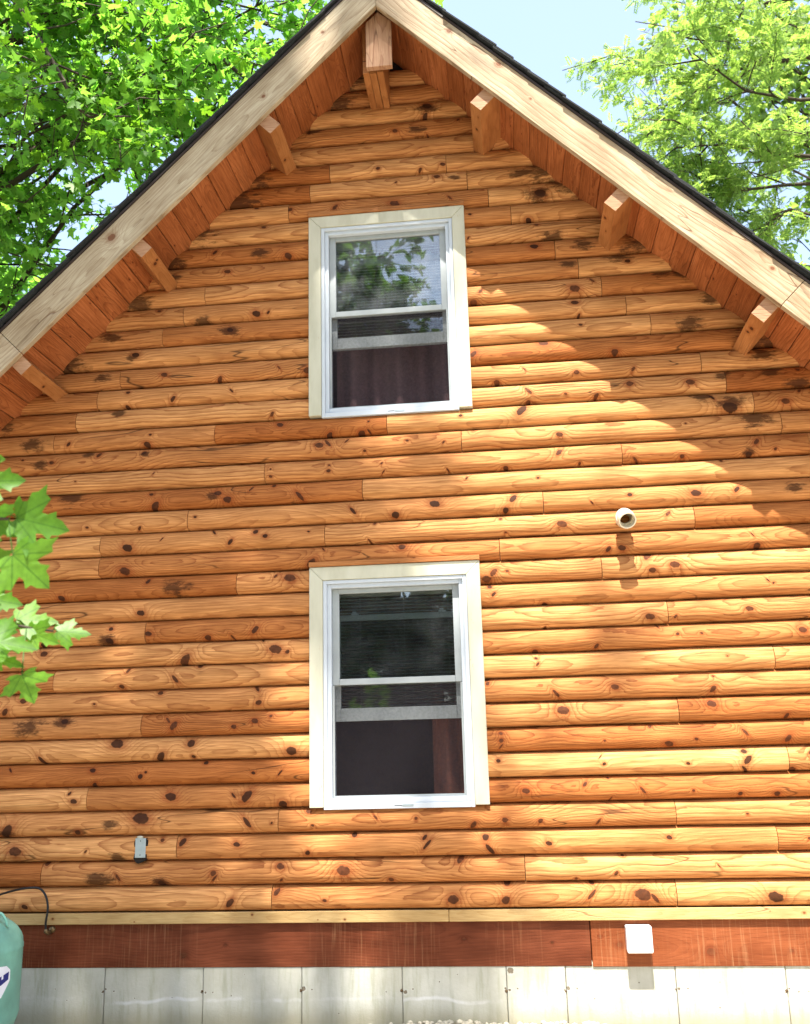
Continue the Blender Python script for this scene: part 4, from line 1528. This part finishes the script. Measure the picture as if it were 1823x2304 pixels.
def bent(rng, a, b, n=6, wob=0.08, sag=0.0):
    a, b = np.array(a, float), np.array(b, float)
    L = np.linalg.norm(b - a)
    o = rng.normal(0, wob * L, 3)
    o2 = rng.normal(0, wob * L * .5, 3)
    out = []
    for i in range(n + 1):
        t = i / n
        p = a + (b - a) * t + o * math.sin(math.pi * t) + o2 * math.sin(2 * math.pi * t)
        p[2] += sag * L * (math.sin(math.pi * t * .5) - t)
        out.append(p)
    return out


def make_tree(name, label, base, top, blobs, nl, nb, nt, nleaf, lsize, tmpl, mat, seed, group=None, tr0=0.16, droop=0.35, flat=0.55, twig_len=0.55,
              near_obj=0, near_tmpl=None, limbs=None, leaf_mat_obj=None, cat='tree', twig_r=0.004, wob=0.08):
    """blobs: crown lobes (centre, radii, weight)"""
    rng = np.random.default_rng(seed)
    t = empty(name, base)
    tag(t, label, cat, group)
    base, top = np.array(base, float), np.array(top, float)
    tp = bent(rng, base, top, 10, 0.02)
    V, Fc = tube(tp, [tr0 * (1.25 if i == 0 else 1) * (1 - 0.85 * i / 10) + .01 for i in range(11)], 12)
    mesh_obj('trunk', V, Fc, M_BARK, t, Vector(base), smooth=True)
    W = Wood()
    ws = np.array([b[2] for b in blobs], float)
    ws /= ws.sum()

    def sample():
        c, r, _ = blobs[rng.choice(len(blobs), p=ws)]
        v = rng.normal(0, 1, 3)
        v /= np.linalg.norm(v)
        return np.array(c) + v * np.array(r) * rng.uniform(0.3, 1.0) ** 0.5
    pos, flow = [], []
    ends = []
    if limbs:
        for l in limbs:
            ends.append([np.array(p, float) for p in l])
    for i in range(nl):
        e = sample()
        f = rng.uniform(0.35, 0.95)
        s = np.array(tp[int(f * 10)])
        if s[2] > e[2] + 0.5:
            s = np.array(tp[max(2, int(f * 6))])
        ends.append(bent(rng, s, e, 7, wob, 0.12))
    for l in ends:
        L = sum(np.linalg.norm(l[i + 1] - l[i]) for i in range(len(l) - 1))
        r0 = min(tr0 * .45, 0.0085 * L + .005) if L < 6 else min(tr0 * .45, 0.05)
        W.add(l, [r0 * (1 - .85 * i / (len(l) - 1)) + .003 for i in range(len(l))], 6)
        for j in range(nb):
            f = rng.uniform(0.25, 1.0)
            k = min(int(f * (len(l) - 1)), len(l) - 2)
            s = l[k] + (l[k + 1] - l[k]) * rng.uniform(0, 1)
            dr = (l[k + 1] - l[k])
            dr = dr / (np.linalg.norm(dr) + 1e-9)
            v = dr * .7 + rng.normal(0, .75, 3)
            v[2] *= .7
            v /= np.linalg.norm(v)
            bl_ = rng.uniform(.5, 1.25) * min(1.6, .3 * L + .3)
            e = s + v * bl_
            br = bent(rng, s, e, 4, wob, 0.05)
            W.add(br, [.009 * (1 - .7 * i / 4) + twig_r * .5 for i in range(5)], 4)
            for q in range(nt):
                f2 = rng.uniform(0.1, 1.0)
                k2 = min(int(f2 * 4), 3)
                s2 = br[k2] + (br[k2 + 1] - br[k2]) * rng.uniform(0, 1)
                v2 = v * .8 + rng.normal(0, .7, 3)
                v2[2] = v2[2] * .5 - .1
                v2 /= np.linalg.norm(v2)
                e2 = s2 + v2 * twig_len * rng.uniform(.6, 1.3)
                W.add([s2, (s2 + e2) / 2 + rng.normal(0, .02, 3), e2], [twig_r, twig_r * .8, twig_r * .5], 3)
                for u in range(nleaf):
                    ff = rng.uniform(.1, 1.05)
                    pos.append(s2 + (e2 - s2) * ff + rng.normal(0, .035, 3))
                    flow.append(v2)
    mesh_obj('limb', W.V, W.F, M_TWIG, t, Vector(base), smooth=True)
    pos, flow = np.array(pos), np.array(flow)
    d, nn, sd_ = leaf_frames(rng, pos, flow, droop, flat)
    size = lsize * rng.uniform(.45, 1.35, len(pos))
    keep = np.ones(len(pos), bool)
    if near_obj:
        # the leaves that show largest become objects of their own
        rel = (pos - CAM) @ RC
        u = PW / 2 + FPX * rel[:, 0] / rel[:, 2]
        v = PH / 2 - FPX * rel[:, 1] / rel[:, 2]
        vis = (rel[:, 2] > .3) & (u > -20) & (u < PW + 20) & (v > -20) & (v < PH) & (pos[:, 2] > ZB1 - np.abs(pos[:, 0]) * SL)
        score = np.where(vis, size / np.maximum(rel[:, 2], .3), 0)
        idx = np.argsort(-score)[:near_obj]
        idx = [i for i in idx if score[i] > 0]
        keep[idx] = False
        Vt, Ft = near_tmpl
        lm = tri_mesh('leaf', Vt, Ft, leaf_mat_obj)
        for i in idx:
            ob = bpy.data.objects.new('leaf', lm)
            link(ob, t, Vector(pos[i]))
            R3 = Matrix((Vector(sd_[i]), Vector(d[i]), Vector(nn[i]))).transposed()
            ob.rotation_euler = R3.to_euler()
            ob.scale = (size[i],) * 3
    P, F = leaf_cloud(tmpl, pos[keep], d[keep], nn[keep], sd_[keep], size[keep])
    o = bpy.data.objects.new('crown', tri_mesh('crown', P - base, F, mat))
    link(o, t, Vector(base))
    o['kind'] = 'stuff'
    return t


def A(px_, py_, Y):
    return np.array(at(px_, py_, Y))


# maple beside the cabin, filling the upper left
limbsL = [
    [A(-160, 640, 2.6), A(-60, 330, 2.2), A(0, 262, 2.0), A(60, 235, 1.9), A(150, 190, 1.8), A(300, 130, 1.7), A(420, 60, 1.6)],
    [A(-60, -120, 1.2), A(40, 10, 1.2), A(90, 90, 1.2), A(140, 175, 1.25), A(168, 240, 1.3), A(200, 262, 1.3), A(300, 262, 1.4)],
    [A(-120, 420, 2.4), A(0, 360, 2.2), A(70, 300, 2.1), A(140, 262, 2.0), A(260, 200, 2.0)],
    [A(-100, 120, 1.6), A(0, 55, 1.6), A(60, 15, 1.6), A(140, -40, 1.6)],
    [A(-100, 150, 2.5), A(200, 30, 2.3), A(420, 70, 2.2), A(560, 180, 2.3), A(640, 120, 2.4)],
]
make_tree('maple_tree', 'broad bright green maple crowding the left side of the roof', (-7.6, 2.8, 0), (-6.9, 2.4, 11.5),
          [((-5.3, 2.6, 8.2), (2.6, 1.8, 2.2), 3), ((-3.4, 2.6, 8.8), (1.9, 1.6, 1.4), 2), (tuple(A(500, 30, 2.9)), (1.1, 1.0, 0.9), 1.2), (tuple(A(590, 60, 3.0)), (0.9, 0.9, 0.7), 0.9), ((-6.2, 2.6, 5.4), (1.6, 1.8, 1.4), 1.2)],
          34, 9, 7, 12, 0.105, T_STAR, M_LEAF, 11, 'trees around the cabin', 0.22, near_obj=300, near_tmpl=T_MAPLE, leaf_mat_obj=M_LEAF_NEAR, limbs=limbsL)
# deeper trees on the left
make_tree('tree', 'dim leafy tree low in the gap left of the roof edge', (-10.5, 9.5, 0), (-9.8, 9.5, 12), [((-9.5, 9.5, 7.5), (3.2, 2.5, 3.5), 2), ((-7.5, 9, 5), (2, 2, 2), 1)],
          34, 9, 6, 9, 0.15, T_SIMPLE, M_LEAF, 12, 'trees around the cabin', 0.24)
make_tree('tree', 'farther dark green tree seen through the maple leaves', (-13, 16, 0), (-12, 16, 15), [((-11.5, 16, 10), (4.2, 3, 4.5), 2)],
          36, 9, 6, 9, 0.22, T_SIMPLE, M_LEAF, 13, 'trees around the cabin', 0.3)
# feathery tree on the right
limbsR = [
    [A(2100, 60, 4.6), A(1823, 128, 4.4), A(1700, 145, 4.3), A(1620, 165, 4.2), A(1540, 235, 4.1), A(1450, 330, 4.0)],
    [A(2100, 330, 4.2), A(1900, 360, 4.0), A(1760, 345, 3.9), A(1640, 325, 3.8), A(1540, 328, 3.7)],
    [A(2100, 420, 4.8), A(1900, 410, 4.6), A(1780, 415, 4.5), A(1650, 430, 4.3), A(1560, 425, 4.2)],
    [A(2000, -40, 4.2), A(1823, -10, 4.1), A(1700, 10, 4.0), A(1600, 45, 4.0), A(1500, 90, 4.0)],
    [A(2000, 210, 4.0), A(1800, 225, 3.8), A(1680, 205, 3.7), A(1560, 120, 3.6)],
    [A(2050, 560, 4.4), A(1880, 500, 4.2), A(1780, 470, 4.1), A(1700, 520, 4.0)],
]
make_tree('hemlock_tree', 'yellow green feathery tree with thin bare limbs right of the roof', (9.6, 5.6, 0), (9.2, 5.4, 14),
          [((6.9, 4.3, 9.0), (2.1, 1.5, 1.9), 3), ((6.9, 4.4, 7.2), (1.5, 1.3, 1.2), 1.3), ((5.7, 4.2, 9.6), (1.1, 1.0, 1.0), 1)],
          34, 9, 6, 18, 0.115, T_SPRAY, M_LEAF_R, 21, 'trees around the cabin', 0.24, droop=0.3, flat=0.5, limbs=limbsR, twig_len=0.5)
make_tree('tree', 'pale leafy tree farther back at the right edge of the sky', (11.5, 13, 0), (11, 13, 15), [(tuple(A(1640, 90, 13)), (2.3, 2.2, 2.6), 2), (tuple(A(1720, 420, 12.5)), (1.9, 1.8, 1.8), 1)],
          32, 8, 6, 8, 0.16, T_SIMPLE, M_LEAF_R, 22, 'trees around the cabin', 0.26)

# big maple on the viewer's left: its crown shades the left half of the gable, one low branch reaches into the picture
shade = make_tree('maple_tree', 'near maple at the left edge whose branch hangs before the logs', (-5.8, -8.8, 0), (-4.2, -8.8, 25.5),
                  [((-3.8, -8.8, 23.6), (2.1, 1.0, 2.7), 3.6), ((-1.7, -8.8, 24.8), (1.5, 0.7, 1.2), 1.4), ((-2.0, -8.8, 21.6), (1.6, 0.9, 1.8), 0.30), ((0.1, -8.8, 20.6), (0.8, 0.8, 1.2), 0.06), ((-1.3, -8.8, 19.3), (1.5, 0.4, 0.4), 0.22)],
                  60, 9, 7, 10, 0.15, T_SIMPLE, M_LEAF, 31, 'trees around the cabin', 0.30, flat=0.4)
nb = np.random.default_rng(5)
br = [Vector((-5.6, -8.8, 3.0)), Vector((-4.4, -6.6, 2.7)), at_dist(-420, 1100, 3.2), at_dist(-180, 1130, 2.85), at_dist(-60, 1165, 2.75), at_dist(20, 1168, 2.7)]
V, Fc = tube(br, [.05, .03, .016, .009, .006, .0035], 7)
bo = mesh_obj('branch', V, Fc, M_TWIG, shade, br[0], smooth=True)
br2 = [at_dist(-300, 1240, 3.1), at_dist(-160, 1330, 3.05), at_dist(-40, 1390, 3.0), at_dist(60, 1412, 3.0), at_dist(120, 1420, 3.0)]
V, Fc = tube(br2, [.011, .008, .006, .0045, .003], 6)
mesh_obj('branch', V, Fc, M_TWIG, shade, br2[0], smooth=True)
lms = [tri_mesh('leaf', *maple_template(c_), M_LEAF_NEAR) for c_ in (0.30, 0.08, -0.22, 0.45)]
# (stem px, tip px, distance, tilt)
for (bp, tp_, ds, tl, wd_) in [((-55, 1085), (58, 1078), 2.70, 25, 1.0), ((28, 1164), (157, 1192), 2.70, 15, 1.0), ((-35, 1150), (38, 1208), 2.72, -20, .9),
                               ((22, 1243), (112, 1322), 2.66, 10, 1.15), ((-60, 1250), (10, 1335), 2.75, -15, 1.0), ((-50, 1345), (52, 1358), 3.0, 30, .95),
                               ((30, 1395), (132, 1395), 3.02, 40, .8), ((60, 1420), (135, 1448), 3.0, 10, .8), ((122, 1420), (206, 1424), 3.0, 35, .75),
                               ((-40, 1440), (86, 1456), 2.9, 45, .8), ((-30, 1475), (56, 1498), 2.95, 30, .7), ((47, 1514), (78, 1582), 2.9, 5, 1.2),
                               ((-70, 1400), (40, 1420), 2.95, 20, 1.0), ((-60, 1030), (12, 1032), 2.75, 20, 1.0), ((-40, 1200), (34, 1180), 2.8, 30, .9)]:
    pb_ = at_dist(bp[0], bp[1], ds)
    pt_ = at_dist(tp_[0], tp_[1], ds - 0.02)
    dr = (pt_ - pb_)
    L = dr.length
    dr.normalize()
    toc = (Vector(CAM) - pb_).normalized()
    nrm = (toc + Vector((0, 0, 1)) * math.tan(math.radians(abs(tl))) * .7 + Vector((.2, 0, 0)) * (1 if tl > 0 else -1))
    nrm = (nrm - dr * nrm.dot(dr)).normalized()
    sdv = dr.cross(nrm)
    ob = bpy.data.objects.new('leaf', lms[int(abs(bp[0] + tp_[1])) % 4])
    link(ob, bo, pb_)
    ob.rotation_euler = Matrix((sdv, dr, nrm)).transposed().to_euler()
    ob.scale = (L * wd_, L, L)
    # petiole back to the nearest branch point
    near = min(br[2:] + br2, key=lambda q: (q - pb_).length)
    V, Fc = tube([pb_ + dr * L * .08, pb_.lerp(near, .5) + Vector((0, 0, .01)), near], [.0018, .0018, .0022], 5)
    mesh_obj('petiole', V, Fc, M_LEAF_NEAR, bo, pb_)

# woods behind the viewer, mirrored in the panes and closing the clearing
BEH = [(-3.1, -15.5, 14.0, 42, (1.9, 1.6, 3.6), 'tall leafy tree behind the viewer, mirrored left in the upper pane'),
       (0.9, -19.5, 15.0, 43, (1.5, 1.8, 2.2), 'slender leafy tree behind the viewer, mirrored right in the upper pane'),
       (-8.5, -16, 15, 41, (3.2, 2.6, 4.5), 'broad leafy tree behind the viewer on the left'),
       (8.5, -18, 14, 44, (3.2, 2.6, 4.0), 'rounded leafy tree behind the viewer on the right'),
       (13, -12, 15, 45, (3.2, 2.6, 4.2), 'leafy tree at the right edge of the clearing behind the viewer'),
       (-14, -10, 15, 46, (3.2, 2.6, 4.2), 'leafy tree at the left edge of the clearing behind the viewer')]
for (x, y, h, sd_, rad, lab) in BEH:
    make_tree('tree', lab, (x, y, 0), (x + .3, y, h), [((x, y, h * .78), rad, 2)],
              46 if sd_ == 42 else 26, 8, 6, 9, 0.24, T_SIMPLE, M_LEAF_D, sd_, 'trees behind the viewer', 0.24)
for (x, y, h, sd_, lab) in [(-5.2, -13.5, 5.2, 51, 'bushy sapling behind the viewer, mirrored dark in the lower pane'), (-1.8, -14.5, 5.6, 52, 'thick sapling behind the viewer, mirrored mid lower pane'),
                            (1.6, -13.8, 4.6, 53, 'leafy sapling behind the viewer, mirrored right in the lower pane'), (5.0, -14.6, 5.0, 54, 'rounded sapling at the clearing edge behind the viewer')]:
    make_tree('sapling', lab, (x, y, 0), (x + .2, y, h), [((x, y, h * .5), (2.0, 1.2, h * .47), 2)], 40, 8, 5, 9, 0.24, T_SIMPLE, M_LEAF_E, sd_,
              'saplings behind the viewer', 0.06)

# overhead service cable running behind the roof on the left
c0_, c1_ = at(-400, 560, 3.6), at(330, 590, 3.6)
pts = [c0_.lerp(c1_, i / 16) - Vector((0, 0, .10 * math.sin(math.pi * i / 16))) for i in range(17)]
V, Fc = tube(pts, 0.011, 8)
tag(mesh_obj('service_cable', V, Fc, M_BLACK, None, pts[0], smooth=True), 'thin dark overhead cable crossing the leaves left of the roof', 'cable')
